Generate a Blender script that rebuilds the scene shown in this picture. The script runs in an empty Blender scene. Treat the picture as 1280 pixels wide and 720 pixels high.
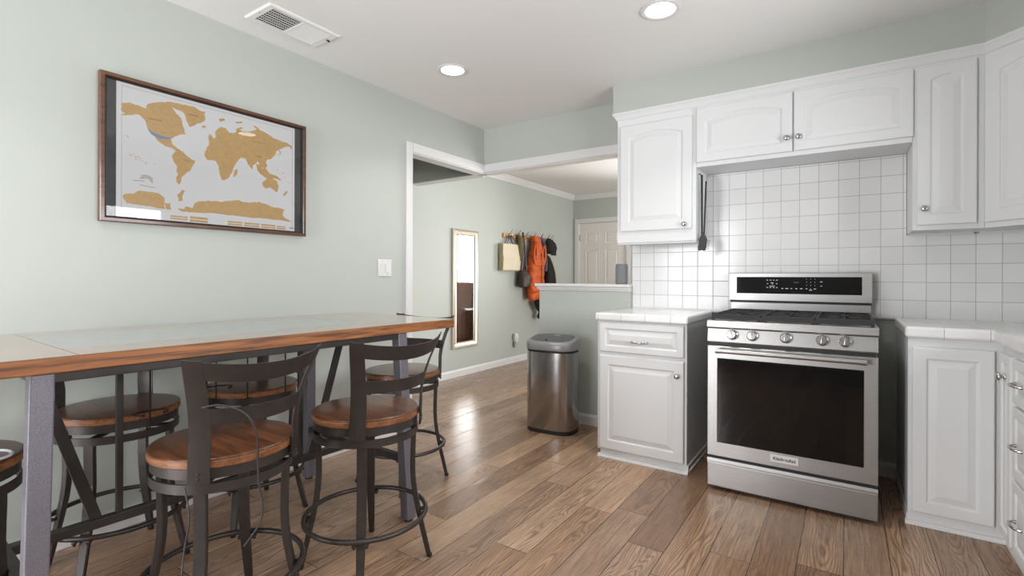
import bpy, bmesh, math, random
from mathutils import Vector, Matrix
random.seed(7)
PI = math.pi
sc = bpy.context.scene
COL = sc.collection

# ------------------------------------------------------------------ camera, light, exposure
YAW, ROLL, F_PX = math.radians(34.015), math.radians(0.177), 621.1
CAM = Vector((2.7638, 0.0, 1.1545))
cam_d = bpy.data.cameras.new('camera')
cam = bpy.data.objects.new('camera', cam_d); COL.objects.link(cam)
cam_d.sensor_width = 36.0; cam_d.sensor_fit = 'HORIZONTAL'
cam_d.lens = 36.0 * F_PX / 1280.0
cam_d.shift_x = 0.0; cam_d.shift_y = (347.11 - 360.0) / 1280.0
cam_d.clip_start = 0.02; cam_d.clip_end = 100
cam.matrix_world = (Matrix.Translation(CAM) @ Matrix.Rotation(YAW, 4, 'Z') @ Matrix.Rotation(PI / 2, 4, 'X')
                    @ Matrix.Rotation(ROLL, 4, 'Z'))
sc.camera = cam

sc.view_settings.view_transform = 'Standard'
sc.view_settings.look = 'None'
sc.view_settings.exposure = -0.02
sc.view_settings.gamma = 1.0
sc.view_settings.use_curve_mapping = False

world = bpy.data.worlds.new('overcast_sky'); sc.world = world
world.use_nodes = True
wb = world.node_tree.nodes['Background']
wb.inputs[0].default_value = (0.86, 0.93, 1.0, 1); wb.inputs[1].default_value = 1.6

def area(name, loc, rot, sx, sy, power, color=(1, 1, 1), spread=PI):
    d = bpy.data.lights.new(name, 'AREA'); d.shape = 'RECTANGLE'; d.size = sx; d.size_y = sy
    d.energy = power; d.color = color; d.spread = spread
    o = bpy.data.objects.new(name, d); COL.objects.link(o); o.location = loc; o.rotation_euler = rot
    return o
# daylight just outside the window openings
DAY = (0.985, 0.995, 1.02)
area('daylight_sink_window', (4.10, 1.78, 1.50), (0, PI / 2, 0), 0.92, 1.60, 66, DAY)
area('daylight_side_window', (4.12, -0.35, 1.50), (0, PI / 2 - .1, 0), 1.1, 1.6, 40, DAY)
area('daylight_back_door', (.60, -1.90, 1.08), (PI / 2 - .08, 0, 0), 1.3, 2.0, 150, DAY)
area('daylight_living_window', (1.55, 7.56, 1.55), (-PI / 2 - .1, 0, 0), 1.9, 1.15, 170, (1.0, 0.985, 0.96))
area('added_living_side_fill', (4.40, 5.5, 1.00), (0, PI / 2 + .65, 0), 2.0, 2.2, 150, (1.0, 0.99, 0.975))  # added fill, tilted up to brighten the living room ceiling
sc.cycles.max_bounces = 10
sc.cycles.diffuse_bounces = 6
sc.cycles.caustics_reflective = False
sc.cycles.caustics_refractive = False
sc.cycles.sample_clamp_indirect = 8.0
sc.cycles.use_denoising = True

# ------------------------------------------------------------------ materials
def srgb(r, g, b):
    f = lambda c: c / 12.92 if c <= 0.04045 else ((c + 0.055) / 1.055) ** 2.4
    return (f(r / 255), f(g / 255), f(b / 255), 1)

def mat(name, col, rough=0.5, metal=0.0, spec=None, noise=0.0, nscale=30.0, bump=0.0, bscale=200.0, coat=0.0, stretch=None, bdist=0.002):
    m = bpy.data.materials.new(name); m.use_nodes = True
    nt = m.node_tree; b = nt.nodes['Principled BSDF']
    b.inputs['Base Color'].default_value = col
    b.inputs['Roughness'].default_value = rough; b.inputs['Metallic'].default_value = metal
    if spec is not None: b.inputs['Specular IOR Level'].default_value = spec
    if coat: b.inputs['Coat Weight'].default_value = coat; b.inputs['Coat Roughness'].default_value = 0.12
    tc = nt.nodes.new('ShaderNodeTexCoord'); src = tc.outputs['Object']
    if stretch:
        mp = nt.nodes.new('ShaderNodeMapping'); mp.inputs['Scale'].default_value = stretch
        nt.links.new(src, mp.inputs[0]); src = mp.outputs[0]
    if noise:
        n = nt.nodes.new('ShaderNodeTexNoise'); n.inputs['Scale'].default_value = nscale; n.inputs['Detail'].default_value = 5
        nt.links.new(src, n.inputs['Vector'])
        r = nt.nodes.new('ShaderNodeMapRange'); r.inputs[1].default_value = 0.3; r.inputs[2].default_value = 0.7
        r.inputs[3].default_value = 1 - noise; r.inputs[4].default_value = 1 + noise
        nt.links.new(n.outputs[0], r.inputs[0])
        v = nt.nodes.new('ShaderNodeVectorMath'); v.operation = 'SCALE'; v.inputs[0].default_value = col[:3]
        nt.links.new(r.outputs[0], v.inputs['Scale']); nt.links.new(v.outputs[0], b.inputs['Base Color'])
    if bump:
        n2 = nt.nodes.new('ShaderNodeTexNoise'); n2.inputs['Scale'].default_value = bscale; n2.inputs['Detail'].default_value = 3
        nt.links.new(src, n2.inputs['Vector'])
        bp = nt.nodes.new('ShaderNodeBump'); bp.inputs['Strength'].default_value = bump; bp.inputs['Distance'].default_value = bdist
        nt.links.new(n2.outputs[0], bp.inputs['Height']); nt.links.new(bp.outputs[0], b.inputs['Normal'])
    return m

class NT:
    """tiny helper for math node chains"""
    def __init__(s, m): s.nt = m.node_tree; s.b = s.nt.nodes['Principled BSDF']
    def n(s, t): return s.nt.nodes.new(t)
    def lk(s, a, b): s.nt.links.new(a, b)
    def m(s, op, a, b=None, c=None):
        x = s.n('ShaderNodeMath'); x.operation = op
        for i, v in enumerate((a, b, c)):
            if v is None: continue
            if isinstance(v, (int, float)): x.inputs[i].default_value = v
            else: s.lk(v, x.inputs[i])
        return x.outputs[0]
    def comb(s, x, y, z):
        c = s.n('ShaderNodeCombineXYZ')
        for i, v in enumerate((x, y, z)):
            if isinstance(v, (int, float)): c.inputs[i].default_value = v
            else: s.lk(v, c.inputs[i])
        return c.outputs[0]
    def sep(s, kind='Object'):
        tc = s.n('ShaderNodeTexCoord'); x = s.n('ShaderNodeSeparateXYZ'); s.lk(tc.outputs[kind], x.inputs[0]); return x.outputs
    def ramp(s, f, stops):
        r = s.n('ShaderNodeValToRGB'); e = r.color_ramp.elements
        while len(e) < len(stops): e.new(0.5)
        for i, (p, c) in enumerate(stops): e[i].position = p; e[i].color = c
        s.lk(f, r.inputs[0]); return r.outputs[0]
    def mix(s, f, a, b, mode='MIX'):
        x = s.n('ShaderNodeMix'); x.data_type = 'RGBA'; x.blend_type = mode
        for sock, v in ((x.inputs[0], f), (x.inputs[6], a), (x.inputs[7], b)):
            if isinstance(v, (int, float, tuple)): sock.default_value = v
            else: s.lk(v, sock)
        return x.outputs[2]
    def noise(s, vec, scale, detail=3, dist=0.0, rough=0.5):
        x = s.n('ShaderNodeTexNoise'); x.inputs['Scale'].default_value = scale; x.inputs['Detail'].default_value = detail
        x.inputs['Distortion'].default_value = dist; x.inputs['Roughness'].default_value = rough
        s.lk(vec, x.inputs['Vector']); return x.outputs[0]
    def white(s, vec):
        x = s.n('ShaderNodeTexWhiteNoise'); s.lk(vec, x.inputs['Vector']); return x.outputs['Value']
    def bump(s, h, strength=0.3, dist=0.002):
        x = s.n('ShaderNodeBump'); x.inputs['Strength'].default_value = strength; x.inputs['Distance'].default_value = dist
        s.lk(h, x.inputs['Height']); s.lk(x.outputs[0], s.b.inputs['Normal'])

def tile_mat(name, ax, ay, offx, offy, pitch=0.1033):
    m = mat(name, srgb(214, 214, 212), 0.12, spec=0.32); g = NT(m); S = g.sep()
    def edge(c, off):
        t = g.m('FRACT', g.m('DIVIDE', g.m('SUBTRACT', c, off), pitch))
        return g.m('MULTIPLY', g.m('MINIMUM', t, g.m('SUBTRACT', 1.0, t)), pitch)
    if ay is None: d = edge(S[ax], offx); idv = g.comb(g.m('FLOOR', g.m('DIVIDE', g.m('SUBTRACT', S[ax], offx), pitch)), 0.0, 0.0)
    else:
        d = g.m('MINIMUM', edge(S[ax], offx), edge(S[ay], offy))
        idv = g.comb(g.m('FLOOR', g.m('DIVIDE', g.m('SUBTRACT', S[ax], offx), pitch)), g.m('FLOOR', g.m('DIVIDE', g.m('SUBTRACT', S[ay], offy), pitch)), 0.0)
    mr = g.n('ShaderNodeMapRange'); mr.interpolation_type = 'SMOOTHSTEP'
    mr.inputs[1].default_value = 0.0009; mr.inputs[2].default_value = 0.0016; g.lk(d, mr.inputs[0])
    rnd = g.white(idv)
    tone = g.ramp(rnd, [(0, srgb(224, 224, 224)), (1, srgb(230, 230, 230))])
    g.lk(g.mix(mr.outputs[0], srgb(160, 158, 155), tone), g.b.inputs['Base Color'])
    r2 = g.n('ShaderNodeMapRange'); r2.inputs[3].default_value = 0.7; r2.inputs[4].default_value = 0.15
    g.lk(mr.outputs[0], r2.inputs[0]); g.lk(r2.outputs[0], g.b.inputs['Roughness'])
    h = g.n('ShaderNodeMapRange'); h.interpolation_type = 'SMOOTHSTEP'
    h.inputs[1].default_value = 0.0; h.inputs[2].default_value = 0.0035; g.lk(d, h.inputs[0])
    tc = g.n('ShaderNodeTexCoord')
    hh = g.m('ADD', h.outputs[0], g.m('MULTIPLY', g.noise(tc.outputs['Object'], 16, 1), 0.12))
    g.bump(hh, 0.35, 0.0009)
    return m

def floor_mat():
    m = mat('oak_plank_floor', (0.3, 0.2, 0.15, 1), 0.35); g = NT(m); S = g.sep()
    W, L = 0.157, 1.25
    u = g.m('DIVIDE', g.m('SUBTRACT', S[0], 0.085), W); row = g.m('FLOOR', u); fu = g.m('FRACT', u)
    r0 = g.white(g.comb(row, 3.3, 0.0))
    v = g.m('ADD', g.m('DIVIDE', S[1], L), g.m('MULTIPLY', r0, 7.31)); col = g.m('FLOOR', v); fv = g.m('FRACT', v)
    idv = g.comb(row, col, 1.7); r1 = g.white(idv); r2 = g.white(g.comb(col, row, 9.1))
    base = g.ramp(r1, [(0.0, srgb(142, 110, 87)), (0.3, srgb(174, 139, 110)), (0.6, srgb(196, 161, 131)), (0.8, srgb(166, 136, 113)), (1.0, srgb(208, 174, 143))])
    # fine straight grain + cathedral rings stretched along the board
    gx = g.m('ADD', g.m('MULTIPLY', S[0], 1.0), g.m('MULTIPLY', r1, 13.0)); gy = g.m('ADD', S[1], g.m('MULTIPLY', r2, 17.0))
    fine = g.noise(g.comb(g.m('MULTIPLY', gx, 140.0), g.m('MULTIPLY', gy, 5.0), r1), 1.0, 4, 0.3, 0.65)
    warp = g.noise(g.comb(g.m('MULTIPLY', gx, 7.0), g.m('MULTIPLY', gy, 1.5), r2), 1.0, 2, 0.4)
    ctr = g.m('MULTIPLY', g.m('SUBTRACT', fu, g.m('ADD', 0.3, g.m('MULTIPLY', r2, 0.4))), 1.0)
    ring = g.m('SINE', g.m('ADD', g.m('MULTIPLY', g.m('ADD', g.m('MULTIPLY', warp, 1.0), g.m('ADD', g.m('MULTIPLY', g.m('MULTIPLY', ctr, ctr), 1.6), g.m('MULTIPLY', gy, 0.09))), 95.0), 0.0))
    ringm = g.m('POWER', g.m('ADD', g.m('MULTIPLY', ring, 0.5), 0.5), 2.2)
    ringamt = g.m('MULTIPLY', ringm, g.m('ADD', 0.14, g.m('MULTIPLY', g.m('GREATER_THAN', r2, 0.45), 0.36)))
    blotch = g.noise(g.comb(g.m('MULTIPLY', gx, 9.0), g.m('MULTIPLY', gy, 2.2), r2), 1.0, 3, 0.2)
    c1 = g.mix(ringamt, base, srgb(62, 42, 32))
    c2 = g.mix(g.m('MULTIPLY', g.m('MAXIMUM', g.m('SUBTRACT', fine, 0.38), 0.0), 1.9), c1, srgb(66, 48, 37))
    bl = g.n('ShaderNodeMapRange'); bl.inputs[1].default_value = 0.48; bl.inputs[2].default_value = 0.72; bl.inputs[4].default_value = 0.42
    g.lk(blotch, bl.inputs[0])
    c3 = g.mix(bl.outputs[0], c2, srgb(112, 88, 72))
    du = g.m('MULTIPLY', g.m('MINIMUM', fu, g.m('SUBTRACT', 1.0, fu)), W)
    dv = g.m('MULTIPLY', g.m('MINIMUM', fv, g.m('SUBTRACT', 1.0, fv)), L)
    d = g.m('MINIMUM', du, dv)
    gm = g.n('ShaderNodeMapRange'); gm.inputs[1].default_value = 0.0006; gm.inputs[2].default_value = 0.0024; gm.interpolation_type = 'SMOOTHSTEP'
    g.lk(d, gm.inputs[0])
    g.lk(g.mix(gm.outputs[0], srgb(40, 28, 22), c3), g.b.inputs['Base Color'])
    ro = g.n('ShaderNodeMapRange'); ro.inputs[3].default_value = 0.16; ro.inputs[4].default_value = 0.36; g.lk(fine, ro.inputs[0])
    g.lk(ro.outputs[0], g.b.inputs['Roughness'])
    g.b.inputs['Specular IOR Level'].default_value = 0.5
    hh = g.m('SUBTRACT', g.m('ADD', gm.outputs[0], g.m('MULTIPLY', fine, 0.25)), g.m('MULTIPLY', ringamt, 0.5))
    g.bump(hh, 0.35, 0.0012)
    return m

def wood_mat(name, a, b, dark, along=0, scale=1.0, rough=0.3, coat=0.3):
    m = mat(name, a, rough, coat=coat); g = NT(m); S = g.sep()
    k = [55.0 * scale] * 3; k[along] = 3.0 * scale
    vec = g.comb(g.m('MULTIPLY', S[0], k[0]), g.m('MULTIPLY', S[1], k[1]), g.m('MULTIPLY', S[2], k[2]))
    f = g.noise(vec, 1.0, 5, 0.5, 0.6)
    k2 = [12.0 * scale] * 3; k2[along] = 1.2 * scale
    vec2 = g.comb(g.m('MULTIPLY', S[0], k2[0]), g.m('MULTIPLY', S[1], k2[1]), g.m('MULTIPLY', S[2], k2[2]))
    f2 = g.noise(vec2, 1.0, 3, 0.8)
    c = g.ramp(f2, [(0.3, a), (0.7, b)])
    mr = g.n('ShaderNodeMapRange'); mr.inputs[1].default_value = 0.42; mr.inputs[2].default_value = 0.66; mr.inputs[4].default_value = 0.85
    g.lk(f, mr.inputs[0])
    g.lk(g.mix(mr.outputs[0], c, dark), g.b.inputs['Base Color'])
    g.bump(f, 0.12, 0.001)
    return m

M = {}
M['wall'] = mat('sage_wall_paint', srgb(180, 185, 179), 0.55, bump=0.25, bscale=90, bdist=0.0012)
M['ceil'] = mat('ceiling_paint', srgb(228, 228, 226), 0.7, bump=0.2, bscale=70, bdist=0.001)
M['trimw'] = mat('white_trim_paint', srgb(218, 217, 217), 0.35)
M['cab'] = mat('white_cabinet_paint', srgb(220, 221, 222), 0.5, spec=0.3, bump=0.04, bscale=60)
M['door'] = mat('interior_door_paint', srgb(224, 219, 214), 0.4)
M['floor'] = floor_mat()
M['tile'] = tile_mat('white_wall_tile', 0, 2, 2.4088, 1.7548)
M['ctile'] = tile_mat('white_counter_tile', 0, 1, 1.43, 3.62, 0.1545)
M['metal'] = mat('black_powdercoat', srgb(60, 55, 53), 0.40, 0.45, noise=0.10, nscale=25, bump=0.3, bscale=500, bdist=0.0006)
M['tmetal'] = mat('hammered_grey_metal', srgb(112, 109, 117), 0.36, 0.4, noise=0.22, nscale=320, bump=0.9, bscale=420, bdist=0.0012)
M['wire'] = mat('black_wire', srgb(28, 27, 28), 0.4, 0.3)
M['seat'] = wood_mat('chestnut_seat_wood', srgb(114, 72, 46), srgb(86, 53, 35), srgb(42, 27, 20), 0, 1.1, 0.30, 0.2)
M['seatedge'] = wood_mat('seat_edge_wood', srgb(142, 94, 60), srgb(122, 76, 46), srgb(84, 50, 30), 0, 1.2, 0.4, 0.1)
M['ttop'] = wood_mat('table_top_wood', srgb(150, 112, 88), srgb(132, 96, 74), srgb(104, 74, 56), 1, 0.7, 0.25, 1.0)
M['tedge'] = wood_mat('table_edge_wood', srgb(176, 112, 60), srgb(140, 84, 44), srgb(62, 36, 22), 1, 1.5, 0.45, 0.05)
M['slate'] = mat('slate_inlay', srgb(124, 125, 128), 0.28, noise=0.10, nscale=14, coat=1.0)
M['steel'] = mat('brushed_stainless', srgb(170, 168, 167), 0.40, 1.0, noise=0.07, nscale=1.0, stretch=(3, 3, 260), bump=0.05, bscale=1.0)
M['steelv'] = mat('bin_stainless', srgb(172, 170, 170), 0.22, 1.0, noise=0.05, nscale=1.0, stretch=(220, 220, 2))
M['chrome'] = mat('satin_nickel', srgb(190, 188, 186), 0.22, 1.0)
M['blackg'] = mat('black_glass', (0.004, 0.004, 0.005, 1), 0.04, spec=0.5)
M['black'] = mat('matte_black', srgb(24, 24, 25), 0.5)
M['iron'] = mat('cast_iron', srgb(38, 38, 40), 0.6, 0.2, bump=0.4, bscale=400, bdist=0.0006)
M['frame'] = wood_mat('walnut_frame', srgb(104, 66, 42), srgb(84, 50, 30), srgb(50, 30, 20), 1, 1.0, 0.3, 0.4)
M['paper'] = mat('map_paper', srgb(242, 241, 241), 0.6)
M['gold'] = mat('gold_scratch_foil', srgb(214, 172, 108), 0.45, noise=0.08, nscale=60)
M['blue'] = mat('scratched_blue', srgb(120, 150, 190), 0.5)
M['green'] = mat('scratched_green', srgb(172, 190, 60), 0.5)
M['ink'] = mat('map_ink', srgb(120, 86, 46), 0.6)
M['darkmat'] = mat('dark_mount_board', srgb(62, 60, 60), 0.6, noise=0.1, nscale=10)
M['plast'] = mat('white_plastic', srgb(218, 216, 216), 0.35)
M['gplast'] = mat('grey_plastic', srgb(150, 150, 152), 0.32, 0.3)
M['dplast'] = mat('dark_grey_plastic', srgb(88, 88, 90), 0.3, 0.2)
M['lightoak'] = wood_mat('light_oak_rail', srgb(202, 160, 108), srgb(190, 146, 94), srgb(160, 116, 70), 1, 1.0, 0.45, 0.1)
M['canvas'] = mat('cream_canvas', srgb(222, 210, 186), 0.85, bump=0.3, bscale=300)
M['canvas2'] = mat('tan_canvas', srgb(186, 172, 140), 0.85, bump=0.3, bscale=300)
M['orange'] = mat('orange_puffer_nylon', srgb(204, 88, 24), 0.5, noise=0.08, nscale=18)
M['purple'] = mat('purple_cloth', srgb(62, 50, 96), 0.8, noise=0.1, nscale=20)
M['olive'] = mat('olive_cloth', srgb(104, 94, 62), 0.85, noise=0.3, nscale=40)
M['dkbrown'] = mat('dark_brown_leather', srgb(58, 46, 38), 0.45, noise=0.15, nscale=20)
M['blackc'] = mat('black_cloth', srgb(27, 24, 25), 0.8)
M['leather'] = mat('brown_leather', srgb(92, 58, 38), 0.38, noise=0.25, nscale=6, bump=0.3, bscale=40)
M['champagne'] = mat('champagne_frame', srgb(214, 204, 188), 0.32, 0.55)
M['fabricg'] = mat('grey_speaker_cloth', srgb(128, 129, 132), 0.85, bump=0.4, bscale=600)
M['cord'] = mat('cord_rubber', srgb(44, 40, 42), 0.5)
M['wcord'] = mat('white_cord', srgb(206, 208, 212), 0.4)
M['ledge'] = mat('glazed_trim_tile', srgb(214, 214, 212), 0.12)
M['reg_dark'] = mat('register_dark', srgb(40, 38, 36), 0.8)  # one even dark tone for the register's back sheet, lever and screw
M['mirror'] = mat('mirror_glass', (0.93, 0.94, 0.94, 1), 0.0, 1.0)
M['white_print'] = mat('white_print', srgb(210, 214, 220), 0.5)
M['textgrey'] = mat('badge_text', srgb(48, 48, 50), 0.4)
M['shade'] = mat('linen_curtain', srgb(226, 224, 218), 0.9)

def glass_mat():
    m = bpy.data.materials.new('clear_pane'); m.use_nodes = True; nt = m.node_tree
    nt.nodes.clear()
    o = nt.nodes.new('ShaderNodeOutputMaterial'); t = nt.nodes.new('ShaderNodeBsdfTransparent'); gl = nt.nodes.new('ShaderNodeBsdfGlossy')
    gl.inputs['Roughness'].default_value = 0.0
    fr = nt.nodes.new('ShaderNodeFresnel'); fr.inputs[0].default_value = 1.38
    mx = nt.nodes.new('ShaderNodeMixShader'); nt.links.new(fr.outputs[0], mx.inputs[0]); nt.links.new(t.outputs[0], mx.inputs[1])
    nt.links.new(gl.outputs[0], mx.inputs[2]); nt.links.new(mx.outputs[0], o.inputs[0])
    return m
M['glass'] = glass_mat()
def emit_mat(name, col, s):
    m = bpy.data.materials.new(name); m.use_nodes = True; nt = m.node_tree; nt.nodes.clear()
    o = nt.nodes.new('ShaderNodeOutputMaterial'); e = nt.nodes.new('ShaderNodeEmission'); e.inputs[0].default_value = col; e.inputs[1].default_value = s
    nt.links.new(e.outputs[0], o.inputs[0]); return m
M['lamp'] = emit_mat('lamp_diffuser', (1, 0.97, 0.92, 1), 9.0)

# ------------------------------------------------------------------ mesh helpers
class MB:
    def __init__(s): s.v = []; s.f = []; s.mi = []; s.cur = 0; s.sm = []
    def add(s, vs, fs, smooth=False):
        k = len(s.v); s.v += [tuple(v) for v in vs]
        for f in fs: s.f.append([i + k for i in f]); s.mi.append(s.cur); s.sm.append(smooth)
        return s
    def mat(s, i): s.cur = i; return s
    def box(s, x0, x1, y0, y1, z0, z1, bev=0.0, M4=None):
        bm = bmesh.new(); bmesh.ops.create_cube(bm, size=1.0)
        for v in bm.verts:
            v.co = Vector((x0 + (v.co.x + .5) * (x1 - x0), y0 + (v.co.y + .5) * (y1 - y0), z0 + (v.co.z + .5) * (z1 - z0)))
        if bev > 0:
            bev = min(bev, 0.45 * min(abs(x1 - x0), abs(y1 - y0), abs(z1 - z0)))
            bmesh.ops.bevel(bm, geom=list(bm.edges), offset=bev, segments=2, affect='EDGES', profile=0.5)
        if M4 is not None: bm.transform(M4)
        return s._bm(bm)
    def _bm(s, bm, smooth=False):
        bm.verts.ensure_lookup_table(); bm.verts.index_update()
        s.add([v.co.copy() for v in bm.verts], [[v.index for v in f.verts] for f in bm.faces], smooth); bm.free(); return s
    def bar(s, p0, p1, w, h, up=(0, 0, 1), bev=0.0):
        """rectangular bar from p0 to p1; w across, h along up-ish"""
        p0 = Vector(p0); p1 = Vector(p1); d = (p1 - p0); L = d.length; d.normalize()
        up = Vector(up); side = d.cross(up).normalized(); u2 = side.cross(d).normalized()
        Mx = Matrix((side, u2, d)).transposed().to_4x4(); Mx.translation = p0
        return s.box(-w / 2, w / 2, -h / 2, h / 2, 0, L, bev, Mx)
    def tube(s, pts, r, n=8, closed=False, cap=True):
        pts = [Vector(p) for p in pts]; N = len(pts); rr = r if isinstance(r, (list, tuple)) else [r] * N
        T = []
        for i in range(N):
            a = pts[(i - 1) % N] if (closed or i > 0) else pts[i]; b = pts[(i + 1) % N] if (closed or i < N - 1) else pts[i]
            T.append((b - a).normalized())
        up = Vector((0, 0, 1)) if abs(T[0].z) < 0.9 else Vector((1, 0, 0))
        nrm = (up - T[0] * up.dot(T[0])).normalized(); vs = []
        for i in range(N):
            nrm = (nrm - T[i] * nrm.dot(T[i])).normalized(); b = T[i].cross(nrm)
            for k in range(n):
                a = 2 * PI * k / n; vs.append(pts[i] + (nrm * math.cos(a) + b * math.sin(a)) * rr[i])
        fs = []
        for i in range(N if closed else N - 1):
            j = (i + 1) % N
            for k in range(n): fs.append([i * n + k, i * n + (k + 1) % n, j * n + (k + 1) % n, j * n + k])
        if cap and not closed: fs.append(list(range(n))[::-1]); fs.append([(N - 1) * n + k for k in range(n)])
        return s.add(vs, fs, True)
    def lathe(s, prof, n=48, c=(0, 0, 0), M4=None, smooth=True, a0=0, a1=2 * PI):
        full = abs(a1 - a0 - 2 * PI) < 1e-6; cols = n if full else n + 1; vs = []
        for k in range(cols):
            a = a0 + (a1 - a0) * k / n
            for r, z in prof: vs.append(Vector((c[0] + r * math.cos(a), c[1] + r * math.sin(a), c[2] + z)))
        P_ = len(prof); fs = []
        for k in range(n):
            k2 = (k + 1) % cols
            for i in range(P_ - 1): fs.append([k * P_ + i, k2 * P_ + i, k2 * P_ + i + 1, k * P_ + i + 1])
        if M4 is not None: vs = [M4 @ v for v in vs]
        return s.add(vs, fs, smooth)
    def loft(s, loops, cap=True, smooth=True, closed=True):
        n = len(loops[0]); vs = [p for l in loops for p in l]; fs = []
        for i in range(len(loops) - 1):
            for k in range(n if closed else n - 1):
                fs.append([i * n + k, i * n + (k + 1) % n, (i + 1) * n + (k + 1) % n, (i + 1) * n + k])
        s.add(vs, fs, smooth)
        if cap:
            k = len(s.v) - len(vs)
            for idx in (list(range(n))[::-1], [(len(loops) - 1) * n + i for i in range(n)]):
                s.f.append([i + k for i in idx]); s.mi.append(s.cur); s.sm.append(False)
        return s
    def prism(s, pts, d0, d1, axis='x'):
        """extrude a 2D polygon: axis x -> pts (y,z); y -> (x,z); z -> (x,y)"""
        f = {'x': lambda d, p: (d, p[0], p[1]), 'y': lambda d, p: (p[0], d, p[1]), 'z': lambda d, p: (p[0], p[1], d)}[axis]
        return s.loft([[f(d0, p) for p in pts], [f(d1, p) for p in pts]], smooth=False)
    def build(s, name, mats, parent=None, subsurf=0, bevel=0.0, auto=True):
        me = bpy.data.meshes.new(name); me.from_pydata(s.v, [], s.f)
        ml = mats if isinstance(mats, (list, tuple)) else [mats]
        for m in ml: me.materials.append(m)
        for p, i, q in zip(me.polygons, s.mi, s.sm): p.material_index = i; p.use_smooth = q
        bm = bmesh.new(); bm.from_mesh(me)
        bmesh.ops.remove_doubles(bm, verts=list(bm.verts), dist=1e-6)
        bmesh.ops.recalc_face_normals(bm, faces=list(bm.faces)); bm.to_mesh(me); bm.free()
        if auto and any(s.sm):
            me.set_sharp_from_angle(angle=math.radians(40))
        o = bpy.data.objects.new(name, me); COL.objects.link(o)
        if parent is not None: o.parent = parent
        if bevel:
            b = o.modifiers.new('bevel', 'BEVEL'); b.width = bevel; b.segments = 2; b.limit_method = 'ANGLE'; b.angle_limit = math.radians(40)
        if subsurf:
            q = o.modifiers.new('sub', 'SUBSURF'); q.levels = q.render_levels = subsurf
        return o

def thing(name, label, cat, loc=(0, 0, 0), rz=0.0, group=None):
    o = bpy.data.objects.new(name, None); COL.objects.link(o); o.location = loc; o.rotation_euler = (0, 0, rz)
    o.empty_display_size = 0.05
    return tag(o, label, cat, group)
def tag(o, label, cat, group=None):
    o['label'] = label; o['category'] = cat
    if group: o['group'] = group
    return o
def struct(o, label=None, cat=None):
    o['kind'] = 'structure'
    if label: o['label'] = label
    if cat: o['category'] = cat
    return o
def text(body, size, m, parent, loc, rot, name='lettering', align='CENTER', ext=0.0003, bold=0.0):
    c = bpy.data.curves.new(name, 'FONT'); c.body = body; c.size = size; c.extrude = ext; c.align_x = align; c.align_y = 'CENTER'
    c.offset = bold
    c.materials.append(m); o = bpy.data.objects.new(name, c); COL.objects.link(o); o.parent = parent; o.location = loc; o.rotation_euler = rot
    return o
def copy_tree(o, parent=None):
    c = o.copy(); COL.objects.link(c)
    if parent is not None: c.parent = parent
    for ch in [x for x in o.children]: copy_tree(ch, c)
    return c
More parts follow.
